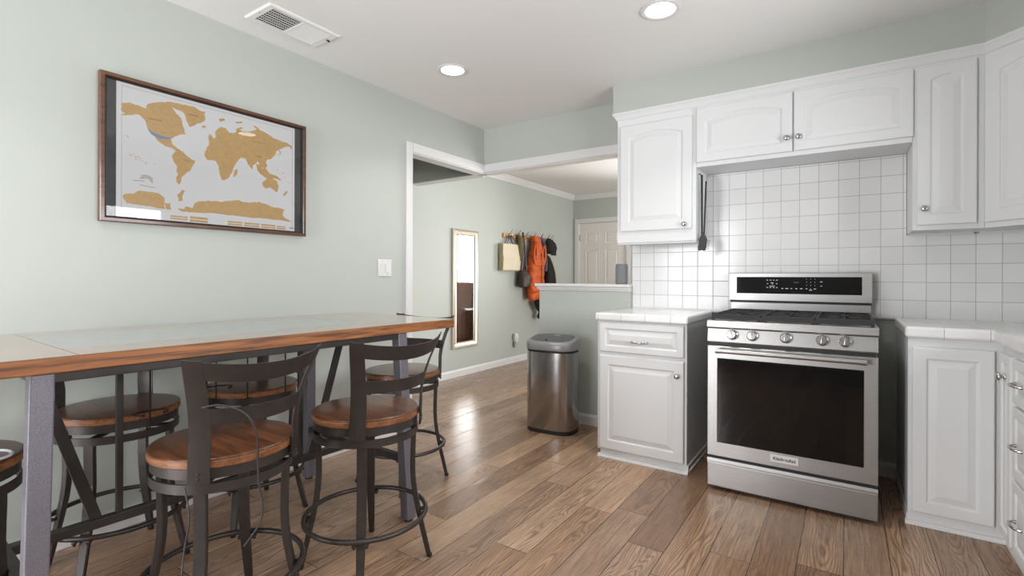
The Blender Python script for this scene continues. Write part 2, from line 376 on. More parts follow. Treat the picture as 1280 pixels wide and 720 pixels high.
LAND = {"na": [[0.882, 1.947], [0.914, 1.961], [0.979, 1.95], [0.986, 1.974], [1.037, 1.998], [1.081, 2.012], [1.101, 2.005], [1.093, 1.982], [1.105, 1.963], [1.129, 1.942], [1.135, 1.914], [1.152, 1.867], [1.12, 1.859], [1.094, 1.838], [1.083, 1.828], [1.089, 1.811], [1.108, 1.793], [1.137, 1.778], [1.12, 1.77], [1.097, 1.782], [1.058, 1.789], [1.037, 1.803], [1.01, 1.83], [0.986, 1.856], [0.979, 1.887], [0.959, 1.909], [0.933, 1.911], [0.882, 1.891], [0.899, 1.904], [0.882, 1.915]], "gr": [[1.083, 2.012], [1.172, 2.017], [1.241, 2.006], [1.235, 1.956], [1.202, 1.937], [1.172, 1.91], [1.151, 1.943], [1.141, 1.973], [1.12, 1.982], [1.096, 1.986]], "ic": [[1.22, 1.928], [1.238, 1.938], [1.247, 1.93], [1.23, 1.919]], "sv": [[1.301, 1.989], [1.334, 2.0], [1.341, 1.989], [1.314, 1.976]], "sv2": [[1.383, 1.996], [1.428, 2.008], [1.43, 1.997], [1.4, 1.99]], "sa": [[1.1, 1.77], [1.134, 1.78], [1.151, 1.764], [1.192, 1.746], [1.189, 1.726], [1.171, 1.69], [1.15, 1.673], [1.131, 1.649], [1.122, 1.612], [1.111, 1.62], [1.106, 1.641], [1.116, 1.662], [1.108, 1.708], [1.088, 1.739]], "eu": [[1.26, 1.852], [1.257, 1.884], [1.264, 1.902], [1.275, 1.889], [1.283, 1.877], [1.294, 1.89], [1.289, 1.912], [1.301, 1.935], [1.32, 1.949], [1.344, 1.948], [1.36, 1.929], [1.4, 1.94], [1.397, 1.956], [1.421, 1.974], [1.439, 1.974], [1.416, 1.955], [1.477, 1.964], [1.513, 1.984], [1.49, 1.998], [1.504, 2.0], [1.527, 1.983], [1.554, 1.979], [1.599, 1.961], [1.63, 1.956], [1.681, 1.949], [1.725, 1.939], [1.723, 1.916], [1.705, 1.93], [1.665, 1.911], [1.63, 1.889], [1.618, 1.861], [1.599, 1.837], [1.572, 1.826], [1.566, 1.803], [1.572, 1.785], [1.549, 1.77], [1.533, 1.786], [1.515, 1.808], [1.501, 1.786], [1.49, 1.774], [1.486, 1.752], [1.462, 1.779], [1.448, 1.807], [1.427, 1.809], [1.386, 1.815], [1.282, 1.807], [1.263, 1.819]], "af": [[1.24, 1.801], [1.263, 1.849], [1.333, 1.854], [1.386, 1.838], [1.424, 1.806], [1.391, 1.76], [1.38, 1.727], [1.359, 1.686], [1.327, 1.666], [1.314, 1.695], [1.304, 1.744], [1.292, 1.764], [1.256, 1.76], [1.241, 1.775]], "md": [[1.382, 1.696], [1.389, 1.729], [1.405, 1.742], [1.402, 1.712], [1.39, 1.694]], "sea": [[1.509, 1.785], [1.53, 1.792], [1.55, 1.766], [1.559, 1.782], [1.587, 1.748], [1.633, 1.741], [1.658, 1.719], [1.625, 1.725], [1.594, 1.715], [1.565, 1.719], [1.541, 1.733], [1.515, 1.754]], "au": [[1.544, 1.69], [1.568, 1.714], [1.605, 1.721], [1.63, 1.715], [1.642, 1.678], [1.631, 1.648], [1.614, 1.656], [1.594, 1.668], [1.553, 1.665]], "nz": [[1.69, 1.667], [1.699, 1.661], [1.68, 1.632], [1.67, 1.637]], "an": [[1.116, 1.494], [1.142, 1.491], [1.15, 1.507], [1.168, 1.505], [1.179, 1.5], [1.191, 1.529], [1.256, 1.552], [1.332, 1.554], [1.41, 1.574], [1.447, 1.566], [1.526, 1.579], [1.589, 1.564], [1.68, 1.554], [1.668, 1.526], [1.683, 1.503], [1.733, 1.483], [1.526, 1.488], [1.332, 1.487], [1.183, 1.482], [1.128, 1.483]], "ap": [[1.118, 1.528], [1.112, 1.557], [1.13, 1.584], [1.149, 1.588], [1.137, 1.563], [1.136, 1.531]], "aw": [[0.889, 1.528], [0.927, 1.539], [0.963, 1.558], [1.025, 1.558], [1.053, 1.542], [1.06, 1.484], [0.983, 1.487], [0.903, 1.494]], "asq": [[1.052, 1.515], [1.082, 1.516], [1.086, 1.482], [1.064, 1.485]], "jp": [[1.647, 1.87], [1.643, 1.89], [1.63, 1.899], [1.651, 1.893], [1.655, 1.875], [1.627, 1.848]]}
BLUE = [[0.986, 1.856], [1.01, 1.843], [1.058, 1.835], [1.086, 1.837], [1.075, 1.826], [1.037, 1.821], [0.999, 1.835]]
TAGS = [[[1.082, 1.458], [1.16, 1.46], [1.16, 1.435], [1.082, 1.434]], [[1.171, 1.462], [1.255, 1.464], [1.255, 1.43], [1.171, 1.429]], [[1.356, 1.458], [1.432, 1.459], [1.431, 1.431], [1.355, 1.43]], [[1.443, 1.457], [1.529, 1.459], [1.529, 1.43], [1.443, 1.43]], [[1.538, 1.457], [1.623, 1.459], [1.622, 1.43], [1.538, 1.43]], [[1.632, 1.456], [1.684, 1.457], [1.684, 1.431], [1.632, 1.43]]]
ISL = [[0.903, 1.803], [0.909, 1.797], [0.918, 1.717], [0.928, 1.723], [0.938, 1.715], [0.948, 1.715], [0.955, 1.707], [0.938, 1.703], [0.963, 1.699], [0.978, 1.692], [1.015, 1.694], [1.455, 1.761], [1.633, 1.778], [1.664, 1.765], [1.68, 1.741], [1.7, 1.721], [1.716, 1.716]]
TXT = {"C": [1.016, 1.907], "U": [1.05, 1.853], "G": [1.182, 1.973], "B": [1.157, 1.738], "R": [1.527, 1.912], "CH": [1.52, 1.833], "AN": [1.313, 1.489]}
# ------------------------------------------------------------------ room shell
C = 2.5066          # ceiling height
KY = 3.63           # kitchen far wall face
def S(name, mb, m, label, cat, **k): return struct(mb.build(name, m, **k), label, cat)
X0, X1, Y0, Y1 = -1.12, 4.34, -1.75, 7.50
S('floor', MB().box(X0, X1, Y0, Y1, -0.06, 0), M['floor'], 'brown oak plank floor running through both rooms', 'floor')
S('ceiling', MB().box(X0, X1, Y0, Y1, C, C + 0.06), M['ceil'], 'off white painted ceiling over kitchen and living room', 'ceiling')
w = MB().box(-0.11, 0, Y0, 2.722, 0, C).box(-0.11, 0, 2.722, KY + 0.1, 2.113, C)
S('wall_left', w, M['wall'], 'sage green kitchen wall behind the high table with the map', 'wall')
w = MB().box(0.0, 1.415, KY, KY + 0.10, 2.113, C).box(1.415, X1, KY, KY + 0.13, 0, C)
S('wall_front', w, M['wall'], 'sage green wall carrying the tiled backsplash and cabinets', 'wall')
S('wall_half', MB().box(0.63, 1.415, 3.575, 3.70, 0, 1.055), M['wall'], 'sage green half wall behind the steel bin', 'wall')
w = MB().box(X0, -1.0, Y0, Y1, 0, C)
w.box(-1.0, -0.985, 3.67, 3.785, 0, 2.125).box(-1.0, -0.11, 3.67, 3.785, 2.125, C)
S('wall_hall', w, M['wall'], 'pale sage hall wall holding the long mirror and coat rail', 'wall')
DX0, DX1, DZ = -0.893, -0.08, 2.046
w = (MB().box(X0, DX0, 7.382, Y1, 0, C).box(DX0, DX1, 7.382, Y1, DZ, C).box(DX1, 0.62, 7.382, Y1, 0, C)
     .box(0.62, 2.48, 7.382, Y1, 0, 1.0).box(0.62, 2.48, 7.382, Y1, 2.1, C).box(2.48, X1, 7.382, Y1, 0, C)
     .box(DX0, DX1, 7.47, Y1, 0, DZ))
S('wall_far', w, M['wall'], 'sage green far living room wall around the white door', 'wall')
# right wall with two windows (kitchen) and one added opening (living)
RX = 3.94
w = (MB().box(RX, RX + .1, Y0, -1.15, 0, C).box(RX, RX + .1, -1.15, 0.45, 0, 1.0).box(RX, RX + .1, -1.15, 0.45, 2.1, C)
     .box(RX, RX + .1, 0.45, .98, 0, C).box(RX, RX + .1, .98, 2.6, 0, 1.07).box(RX, RX + .1, .98, 2.6, 1.98, C).box(RX, RX + .1, 2.6, KY, 0, C))
S('wall_right', w, M['wall'], 'sage green wall with the sink window above the counter', 'wall')
LX = 4.24
w = (MB().box(LX, X1, KY + .13, 4.4, 0, C).box(LX, X1, 4.4, 6.6, 2.1, C).box(LX, X1, 6.6, 7.382, 0, C))
S('wall_living', w, M['wall'], 'sage green living room side wall with an added patio door opening', 'wall')
w = (MB().box(X0, -.05, Y0 - .1, Y0, 0, C).box(-.05, 1.25, Y0 - .1, Y0, 2.12, C).box(1.25, RX + .1, Y0 - .1, Y0, 0, C))
S('wall_back', w, M['wall'], 'sage green wall with a glazed door behind the viewer', 'wall')

def window(name, axis, a0, a1, z0, z1, p, d, bars, label):
    """frame in a wall plane; axis 'x' means the plane x=p spanning y a0..a1; d = direction into the room"""
    def bx(m, u0, u1, v0, v1, q0, q1, bev=0.004):
        q0, q1 = sorted((q0, q1))
        return m.box(q0, q1, u0, u1, v0, v1, bev) if axis == 'x' else m.box(u0, u1, q0, q1, v0, v1, bev)
    r = struct(thing(name, label, 'window', (0, 0, 0)))
    f = MB(); t = .05
    o0, o1 = p - d * .06, p - d * .02
    bx(f, a0, a1, z0, z0 + t, o0, o1); bx(f, a0, a1, z1 - t, z1, o0, o1); bx(f, a0, a0 + t, z0 + t, z1 - t, o0, o1); bx(f, a1 - t, a1, z0 + t, z1 - t, o0, o1)
    for b in bars: bx(f, b - .02, b + .02, z0 + t, z1 - t, o0, o1)
    f.build('window_frame', M['trimw'], r)
    g = MB(); bx(g, a0 + t, a1 - t, z0 + t, z1 - t, p - d * .042, p - d * .038, 0); g.build('window_pane', M['glass'], r)
    c = MB(); k = .065
    bx(c, a0 - k, a0, z0 - k, z1 + k, p, p + d * .014); bx(c, a1, a1 + k, z0 - k, z1 + k, p, p + d * .014)
    bx(c, a0, a1, z1, z1 + k, p, p + d * .014)
    if z0 > .3: bx(c, a0 - .0, a1 + .0, z0 - .03, z0, p, p + d * .03)
    c.build('window_casing', M['trimw'], r)
    return r
window('window_1', 'x', .98, 2.6, 1.07, 1.98, RX, -1, [1.79], 'white framed window over the kitchen sink counter')
window('window_2', 'x', -1.15, 0.45, 1.0, 2.1, RX, -1, [-.35], 'white framed window behind the viewer')
window('window_3', 'y', 0.62, 2.48, 1.0, 2.1, 7.382, -1, [1.55], 'white framed window seen in the hall mirror')
window('window_4_added', 'x', 4.4, 6.6, .02, 2.1, LX, -1, [5.5], 'unseen glass patio door added to light the living room')  # unseen opening, added to let more light into the living room
window('window_5', 'y', -.05, 1.25, .02, 2.12, Y0, 1, [.6], 'white framed glazed door in the wall behind the viewer')

# door casing / headers
def casing_profile_box(mb, *a): return mb.box(*a, 0.004)
c = MB()
c.box(0, .012, 2.660, 2.722, 0, 2.185, .003).box(.012, .018, 2.666, 2.690, 0, 2.178, .002)        # side casing
c.box(-.11, 0, 2.722, 2.730, 0, 2.113)                                                          # jamb lining
S('trim_1', c, M['trimw'], 'white side casing of the wide cased opening', 'door casing')
c = MB().box(0, .014, 2.722, KY, 2.113, 2.185, .003).box(-.11, 0.0, 2.730, KY - .0, 2.105, 2.113)
c.box(.014, 1.415, KY - .014, KY, 2.113, 2.185, .003).box(.0, 1.415, KY, KY + .1, 2.105, 2.113)
S('trim_2', c, M['trimw'], 'white head casing turning the corner above the cased opening', 'door casing')
c = MB().box(-1.0, -0.11, 3.665, 3.79, 2.117, 2.125)
S('trim_3', c, M['trimw'], 'white underside lining of the hall beam', 'trim')
# half wall cap
c = MB().box(.596, 1.415, 3.545, 3.725, 1.083, 1.107, .006).box(.610, 1.415, 3.557, 3.713, 1.065, 1.083, .005).box(.620, 1.415, 3.566, 3.706, 1.052, 1.066, .004)
S('trim_4', c, M['trimw'], 'white moulded cap on the half wall', 'wall cap')

def baseboard(name, pts, label, h=.085, t=.013):
    """pts: list of (x,y) inner wall line; board grows to the left of travel"""
    m = MB()
    for (ax, ay), (bx, by) in zip(pts, pts[1:]):
        d = Vector((bx - ax, by - ay, 0)); L = d.length; d.normalize(); n = Vector((-d.y, d.x, 0))
        prof = [(0, 0), (t, 0), (t, h - .018), (t * .75, h - .012), (t * .55, h - .008), (t * .4, h), (0, h)]
        l0 = [Vector((ax, ay, 0)) + n * a + Vector((0, 0, z)) for a, z in prof]; l1 = [p + d * L for p in l0]
        m.loft([l0, l1], smooth=False)
    return S(name, m, M['trimw'], label, 'baseboard')
baseboard('baseboard_left', [(0, 2.66), (0, Y0)], 'white baseboard along the kitchen wall under the table')
baseboard('baseboard_hall', [(-1, 7.382), (-1, 3.785)], 'white baseboard below the mirror and coat rail')
baseboard('baseboard_half_wall', [(1.415, 3.575), (.63, 3.575)], 'white baseboard of the half wall behind the bin')
baseboard('baseboard_front', [(3.0, KY), (1.99, KY)], 'white baseboard between range and corner cabinet')
baseboard('baseboard_far', [(.62, 7.382), (-.005, 7.382)], 'white baseboard beside the far door')
# crown in living room
c = MB()
pr = [(0, 0), (.014, 0), (.02, .012), (.05, .052), (.062, .062), (.062, .075), (0, .075)]
c.loft([[(-1 + a, 3.785, C - .075 + z) for a, z in pr], [(-1 + a, 7.382, C - .075 + z) for a, z in pr]], smooth=False)
S('trim_5', c, M['trimw'], 'white crown moulding above the coat rail wall', 'crown moulding')
c = MB().loft([[(-1, 7.382 - a, C - .075 + z) for a, z in pr], [(LX, 7.382 - a, C - .075 + z) for a, z in pr]], smooth=False)
S('trim_6', c, M['trimw'], 'white crown moulding above the far door', 'crown moulding')

# far door
d = struct(thing('door_1', 'white six panel door at the far end of the living room', 'door', (0, 0, 0)))
m = MB().box(DX0 + .003, DX1 - .003, 7.395, 7.43, .01, DZ - .003)
m.build('door_slab', M['door'], d)
m = MB()
for x0, x1 in ((DX0 + .115, DX0 + .35), (DX0 + .455, DX0 + .69)):
    for z0, z1 in ((1.70, 1.895), (1.05, 1.62), (.24, .90)):
        for i, (ins, y) in enumerate(((0, 7.3945), (.012, 7.390), (.03, 7.386))):
            pass
        l = [[(x0, 7.396, z0), (x1, 7.396, z0), (x1, 7.396, z1), (x0, 7.396, z1)]]
        for ins, y in ((.0, 7.389), (.008, 7.389), (.018, 7.3955), (.022, 7.3955), (.05, 7.388), (.055, 7.388)):
            l.append([(x0 + ins, y, z0 + ins), (x1 - ins, y, z0 + ins), (x1 - ins, y, z1 - ins), (x0 + ins, y, z1 - ins)])
        m.loft(l, smooth=False)
m.build('door_panel', M['door'], d)
c = MB().box(DX0 - .07, DX0, 7.366, 7.382, 0, DZ + .075, .004).box(DX1, DX1 + .07, 7.366, 7.382, 0, DZ + .075, .004).box(DX0, DX1, 7.366, 7.382, DZ, DZ + .075, .004)
c.box(DX0, DX0 + .003, 7.382, 7.47, 0, DZ).box(DX1 - .003, DX1, 7.382, 7.47, 0, DZ)
c.build('door_casing', M['trimw'], d)
for z in (1.81, .25):
    MB().box(DX0 - .004, DX0 + .012, 7.384, 7.396, z - .05, z + .05, .002).tube([(DX0 + .003, 7.386, z - .052), (DX0 + .003, 7.386, z + .052)], .006).build('hinge', M['chrome'], d)
kn = MB().lathe([(0, .06), (.018, .058), (.027, .045), (.022, .03), (.01, .022), (.01, .006), (.026, .004), (.026, 0), (0, 0)], 20, M4=Matrix.Translation((DX1 - .07, 7.395, .95)) @ Matrix.Rotation(PI / 2, 4, 'X'))
kn.build('door_knob', M['chrome'], d)

# soffit above wall cabinets
SY = 3.3076
CX = 3.317
so = MB().prism([(1.389, SY), (CX, SY), (CX + .33, SY - .33), (RX, SY - .33), (RX, KY), (1.389, KY)], 2.308, C, 'z')
S('wall_soffit', so, M['wall'], 'sage green soffit above the white wall cabinets', 'soffit')
# crown under the soffit
def offs(o): return [(1.389 - o + .0, KY - .0), (1.389 - o, SY - o), (CX - o * .41, SY - o), (CX + .33 - o * .41, SY - .33 - o)]
prof = [(-.024, 2.258), (-.024, 2.262), (-.016, 2.268), (-.012, 2.278), (-.004, 2.292), (.004, 2.300), (.004, 2.311), (-.03, 2.311), (-.03, 2.258)]
c = MB()
loops = []
for k in range(4):
    loops.append([(offs(o)[k][0], offs(o)[k][1], z) for o, z in prof])
c.loft(loops, smooth=False)
S('trim_7', c, M['cab'], 'white crown strip along the top of the wall cabinets', 'crown moulding')

# backsplash tile
t = MB().box(1.418, RX, KY - .01, KY - .0005, .925, 1.403).box(1.952, 3.043, KY - .01, KY - .0005, 1.403, 1.870)
S('trim_8', t, M['tile'], 'white square tile backsplash behind the range', 'backsplash')
t = MB().tube([(1.418, KY - .012, .928), (3.02, KY - .012, .928)], .011, 8)
S('trim_9', t, M['ledge'], 'rounded white tile strip under the backsplash', 'tile trim')
# ------------------------------------------------------------------ cabinets
def contour(w, h, ins_s, ins_b, ins_t, arch):
    """closed loop, same point count for every call; rectangle with optional arched top (rise = arch)"""
    x0, x1, z0, z1 = ins_s, w - ins_s, ins_b, h - ins_t
    pts = [(x0 + (x1 - x0) * i / 4, z0) for i in range(4)] + [(x1, z0 + (z1 - z0) * i / 4) for i in range(4)]
    n = 20
    for i in range(n):
        t = i / n; x = x1 + (x0 - x1) * t
        k = 1 - (2 * t - 1) ** 2
        pts.append((x, z1 - arch * (1 - k)))
    pts += [(x0, z1 - arch + (z0 - (z1 - arch)) * i / 4) for i in range(4)]
    return pts
def raised_door(name, w, h, parent, loc, rz=0.0, arch=0.0, st=.058, thick=.019, m='cab', label=None):
    """front faces local -Y, lower left corner at the origin, x to the right"""
    L = []
    def lp(s, b, t, a, y): L.append([(x, y, z) for x, z in contour(w, h, s, b, t, a)])
    lp(0, 0, 0, 0, 0); lp(0, 0, 0, 0, -thick + .005); lp(.002, .002, .002, 0, -thick + .0015); lp(.006, .006, .006, 0, -thick)
    lp(st, st, st, arch, -thick); lp(st + .004, st + .004, st + .004, arch, -thick + .002)
    lp(st + .007, st + .007, st + .007, arch, -thick + .0075); lp(st + .012, st + .012, st + .012, arch, -thick + .008)
    lp(st + .036, st + .036, st + .036, arch, -thick + .0015); lp(st + .039, st + .039, st + .039, arch, -thick + .0002); lp(st + .043, st + .043, st + .043, arch, -thick)
    mb = MB(); mb.loft(L, cap=True, smooth=False)
    o = mb.build(name, M[m], parent); o.location = loc; o.rotation_euler = (0, 0, rz)
    if label: o['label'] = label
    return o
KN = [(0, .026), (.006, .0258), (.0115, .024), (.0155, .020), (.016, .017), (.0135, .0135), (.0075, .010), (.0062, .006), (.009, .003), (.010, 0), (0, 0)]
def knob(parent, x, z, y=-.019, s=1.0):
    mb = MB().lathe([(r * s, q * s) for r, q in KN], 24, M4=Matrix.Translation((x, y, z)) @ Matrix.Rotation(PI / 2, 4, 'X'))
    return mb.build('knob', M['chrome'], parent)
def bow_pull(parent, x, z, y=-.019, L=.10):
    pts = [(x - L / 2, y, z), (x - L / 2, y - .012, z), (x - L * .42, y - .021, z), (x - L * .2, y - .025, z), (x, y - .026, z), (x + L * .2, y - .025, z), (x + L * .42, y - .021, z), (x + L / 2, y - .012, z), (x + L / 2, y, z)]
    mb = MB().tube(pts, [.0075, .005, .0048, .0055, .006, .0055, .0048, .005, .0075], 10)
    return mb.build('pull', M['chrome'], parent)

UF = 3.33  # face of the wall cabinets
u = thing('wall_cabinet', 'single door white wall cabinet nearest the hall opening, brush hanging on its side', 'cabinet', (1.414, UF, 1.400), 0, 'white wall cabinets')
MB().box(0, .537, 0, KY - UF - .012, 0, .862, .0015).build('body', M['cab'], u)
MB().box(.001, .536, .012, .03, -.012, 0).build('light_rail', M['cab'], u)
dd = raised_door('door', .486, .735, u, (.028, 0, .078), arch=.034); knob(dd, .440, .030)
dd = None
u = thing('wall_cabinet', 'wide low two door white wall cabinet above the range', 'cabinet', (1.952, UF, 1.872), 0, 'white wall cabinets')
MB().box(0, 1.092, 0, KY - UF - .012, 0, .390, .0015).build('body', M['cab'], u)
dd = raised_door('door', .541, .347, u, (.003, 0, .026), arch=.030, st=.052); knob(dd, .512, .078)
dd = raised_door('door', .545, .347, u, (.551, 0, .026), arch=.030, st=.052); knob(dd, .024, .078)
u = thing('wall_cabinet', 'narrow tall white wall cabinet between range and diagonal corner cabinet', 'cabinet', (3.045, UF, 1.407), 0, 'white wall cabinets')
MB().box(0, .278, 0, KY - UF - .012, 0, .855, .0015).build('body', M['cab'], u)
MB().box(.01, .278, .245, .262, -.010, 0).build('light_rail', M['cab'], u)
dd = raised_door('door', .231, .815, u, (.018, 0, .026), arch=.018, st=.050); knob(dd, .028, .083)
u = thing('wall_cabinet', 'diagonal corner white wall cabinet at the edge of the picture', 'cabinet', (3.323, UF, 1.407), 0, 'white wall cabinets')
MB().prism([(.001, 0), (.324, -.323), (.612, -.323), (.612, .288), (.001, .288)], 0, .855, 'z').build('body', M['cab'], u)
dd = raised_door('door', .418, .815, u, (.0075, -.0065, .026), rz=-PI / 4, arch=.030, st=.060)
knob(dd, .385, .083)
MB().box(.02, .6, .245, .262, -.010, 0).build('light_rail', M['cab'], u)

# base cabinet beside the bin
BF = 3.0
b = thing('base_cabinet', 'white base cabinet with one drawer and one door beside the steel bin', 'cabinet', (1.416, BF, 0), 0, 'white base cabinets')
m = MB().box(0, .567, 0, KY - BF - .001, .048, .880, .0015)
m.build('body', M['cab'], b)
MB().box(.018, .575, .006, KY - BF - .02, 0, .048).loft([[(x, y, z) for y, z in ((.006, 0), (-.012, 0), (-.011, .008), (-.004, .017), (.006, .02))] for x in (.004, .575)], smooth=False).box(.567, .580, .02, KY - BF - .02, 0, .018, .003).build('toe_kick', M['cab'], b)
dr = raised_door('drawer', .532, .187, b, (.020, 0, .683), st=.036); bow_pull(dr, .265, .073)
dd = raised_door('door', .532, .600, b, (.020, 0, .060), st=.056); knob(dd, .496, .515)
ct = MB().box(1.406, 1.992, 2.972, KY - .012, .8805, .931, .012).build('worktop', M['ctile']); tag(ct, 'white tiled worktop with rounded edge on the base cabinet by the bin', 'countertop')

# corner base cabinet (L) + drawer unit on the right run
RF = 3.33
b = thing('base_cabinet', 'white corner base cabinet beside the range with two doors meeting at an inside corner', 'cabinet', (3.003, BF, 0), 0, 'white base cabinets')
MB().prism([(0, 0), (RF - 3.003, 0), (RF - 3.003, -.218), (RX - 3.003 - .001, -.218), (RX - 3.003 - .001, KY - BF - .001), (0, KY - BF - .001)], .048, .880, 'z').build('body', M['cab'], b)
MB().prism([(-.004, .008), (RF - 2.995, .008), (RF - 2.995, -.218), (RX - 3.003 - .02, -.218), (RX - 3.003 - .02, .60), (-.004, .60)], 0, .048, 'z').loft([[(x, y, z) for y, z in ((.008, 0), (-.010, 0), (-.009, .008), (-.002, .017), (.008, .02))] for x in (-.010, RF - 2.99)], smooth=False).build('toe_kick', M['cab'], b)
raised_door('door', .284, .772, b, (.014, 0, .066), st=.050)
dd = raised_door('door', .176, .772, b, (RF - 3.003, -.022, .066), rz=-PI / 2, st=.034); knob(dd, .100, .680, s=1.15)
b = thing('base_cabinet', 'white base cabinet of three drawers on the run at the picture edge', 'cabinet', (RF, 2.781, 0), 0, 'white base cabinets')
MB().box(0, RX - RF - .001, -.50, 0, .048, .880).build('body', M['cab'], b)
MB().box(.008, RX - RF - .02, -.50, 0, 0, .048).build('toe_kick', M['cab'], b)
for z, h in ((.660, .178), (.366, .282), (.066, .288)):
    dr = raised_door('drawer', .472, h, b, (0, -.014, z), rz=-PI / 2, st=.036)
    bow_pull(dr, .10, h / 2 - .004, L=.085)
b = thing('base_cabinet', 'white sink base cabinet under the window', 'cabinet', (RF, 2.279, 0), 0, 'white base cabinets')
MB().box(0, RX - RF - .001, -.92, 0, .048, .880).build('body', M['cab'], b)
MB().box(.008, RX - RF - .02, -.92, 0, 0, .048).build('toe_kick', M['cab'], b)
for k in range(2):
    dd = raised_door('door', .44, .772, b, (0, -.012 - .455 * k, .066), rz=-PI / 2, st=.05); knob(dd, .40 if k == 0 else .04, .68)
ct = (MB().prism([(2.990, 2.968), (3.292, 2.968), (3.292, 1.352), (RX - .001, 1.352), (RX - .001, KY - .012), (2.990, KY - .012)], .880, .932, 'z').build('worktop', M['ctile'], bevel=.011))
tag(ct, 'white tiled worktop turning the corner beside the range', 'countertop')

# ------------------------------------------------------------------ range
SX0, SX1, SF = 2.127, 2.885, 2.868
r = thing('kitchen_range', 'stainless freestanding gas range with black glass oven door', 'oven', (SX0, SF, 0))
W = SX1 - SX0
MB().box(.004, W - .004, .028, .725, .035, .905, .002).build('body', M['gplast'], r)
m = MB().box(.0, W, 0, .03, .022, .150, .004).loft([[(x, y, z) for y, z in ((.0, .150), (.0, .158), (.006, .172), (.03, .172), (.03, .150))] for x in (0, W)], smooth=False)
m.build('storage_drawer', M['steel'], r)
for bx_ in ((.01, W - .01, .02, .05, .012, .035), (.006, W - .006, .018, .035, .170, .192), (.006, W - .006, .016, .035, .783, .806)): MB().box(*bx_).build('seam_gap', M['black'], r)
# oven door: frame with window opening
dz0, dz1 = .188, .786
wx0, wx1, wz0, wz1 = .050, .704, .262, .722
m = MB()
outer = [(0, dz0), (W, dz0), (W, dz1), (0, dz1)]; inner = [(wx0, wz0), (wx1, wz0), (wx1, wz1), (wx0, wz1)]
def rect4(ins_x0, ins_z0, ins_x1, ins_z1, y): return [(ins_x0, y, ins_z0), (ins_x1, y, ins_z0), (ins_x1, y, ins_z1), (ins_x0, y, ins_z1)]
m.loft([rect4(0, dz0, W, dz1, .028), rect4(0, dz0, W, dz1, .003), rect4(.003, dz0 + .003, W - .003, dz1 - .003, 0),
        rect4(wx0, wz0, wx1, wz1, 0), rect4(wx0 + .002, wz0 + .002, wx1 - .002, wz1 - .002, .004)], cap=False, smooth=False)
od = m.build('oven_door', M['steel'], r)
g = MB().box(wx0 + .001, wx1 - .001, .0025, .006, wz0 + .001, wz1 - .001).build('door_glass', M['blackg'], od)
h = MB().tube([(.058, -.048, .767), (W - .052, -.048, .767)], .0125, 20)
for x in (.070, W - .064):
    h.box(x - .013, x + .013, -.050, .0, .756, .778, .004)
h.lathe([(0, 0), (.0145, 0), (.0145, .022), (0, .022)], 20, M4=Matrix.Translation((.052, -.048, .767)) @ Matrix.Rotation(PI / 2, 4, 'Y'))
h.lathe([(0, 0), (.0145, 0), (.0145, .022), (0, .022)], 20, M4=Matrix.Translation((W - .068, -.048, .767)) @ Matrix.Rotation(PI / 2, 4, 'Y'))
h.build('handle', M['steel'], od)
bg = MB().box(.310, .436, -.003, .0, .214, .252, .001).build('badge', M['plast'], od)
t = text('KitchenAid', .0225, M['textgrey'], bg, (.373, -.0035, .2325), (PI / 2, 0, 0), bold=.0006)
# control panel, slightly tilted, and cooktop
m = MB().loft([[(x, y, z) for y, z in ((.004, .806), (.0, .812), (.012, .880), (.030, .882), (.030, .806))] for x in (0, W)], smooth=False)
m.build('control_panel', M['steel'], r)
m = MB().loft([[(x, y, z) for y, z in ((.004, .884), (-.002, .890), (-.002, .915), (.004, .924), (.030, .926), (.10, .920), (.66, .920), (.66, .884))] for x in (-.002, W + .002)], smooth=False)
m.build('cooktop', M['steel'], r)
for x in (2.254, 2.351, 2.505, 2.662, 2.756):
    kx = x - SX0; Mk = Matrix.Translation((kx, .006, .851)) @ Matrix.Rotation(math.radians(80), 4, 'X')
    k = MB().lathe([(0, .0), (.0265, 0), (.027, .006), (.0235, .009), (.0225, .030), (.0195, .034), (0, .0345)], 32, M4=Mk)
    k.box(-.003, .003, -.017, .017, .033, .038, .001, Mk @ Matrix.Rotation(.3 * math.sin(x * 40), 4, 'Z'))
    k.build('burner_knob', M['chrome'], r)
# grates: three cast iron sections, each its own part
for i in range(3):
    gx0, gx1 = .012 + i * .2455, .012 + i * .2455 + .2425; gy0, gy1 = .050, .640; zt = .951; q = MB()
    for y in (gy0, gy1): q.bar((gx0, y, zt), (gx1, y, zt), .013, .014, bev=.003)
    for x in (gx0 + .006, gx1 - .006): q.bar((x, gy0, zt), (x, gy1, zt), .013, .014, bev=.003)
    q.bar((gx0, .345, zt), (gx1, .345, zt), .012, .014, bev=.003)
    cx = (gx0 + gx1) / 2
    for cy in (.20, .49):
        for a in range(8):
            an = a * PI / 4; ex = (.105, .10)[a % 2]
            q.bar((cx + .03 * math.cos(an), cy + .03 * math.sin(an), zt), (cx + min(.115, ex) * math.cos(an), cy + (.14 if a % 4 == 2 else ex) * math.sin(an), zt), .009, .012, bev=.002)
    for x in (gx0 + .008, gx1 - .008):
        for y in (gy0 + .008, gy1 - .008, .345): q.box(x - .007, x + .007, y - .007, y + .007, .921, .948, .002)
    for y in (gy0,): 
        q.loft([[(x, y - .006, .930), (x, y + .006, .930), (x, y + .006, .956), (x, y - .006, .950)] for x in (gx0, gx1)], smooth=False)
    q.build('grate', M['iron'], r)
    for cy in (.20, .49):
        MB().lathe([(0, .918), (.048, .918), (.048, .926), (.040, .930), (.036, .936), (0, .938)], 28, c=(cx, cy, 0)).build('burner', M['iron'], r)
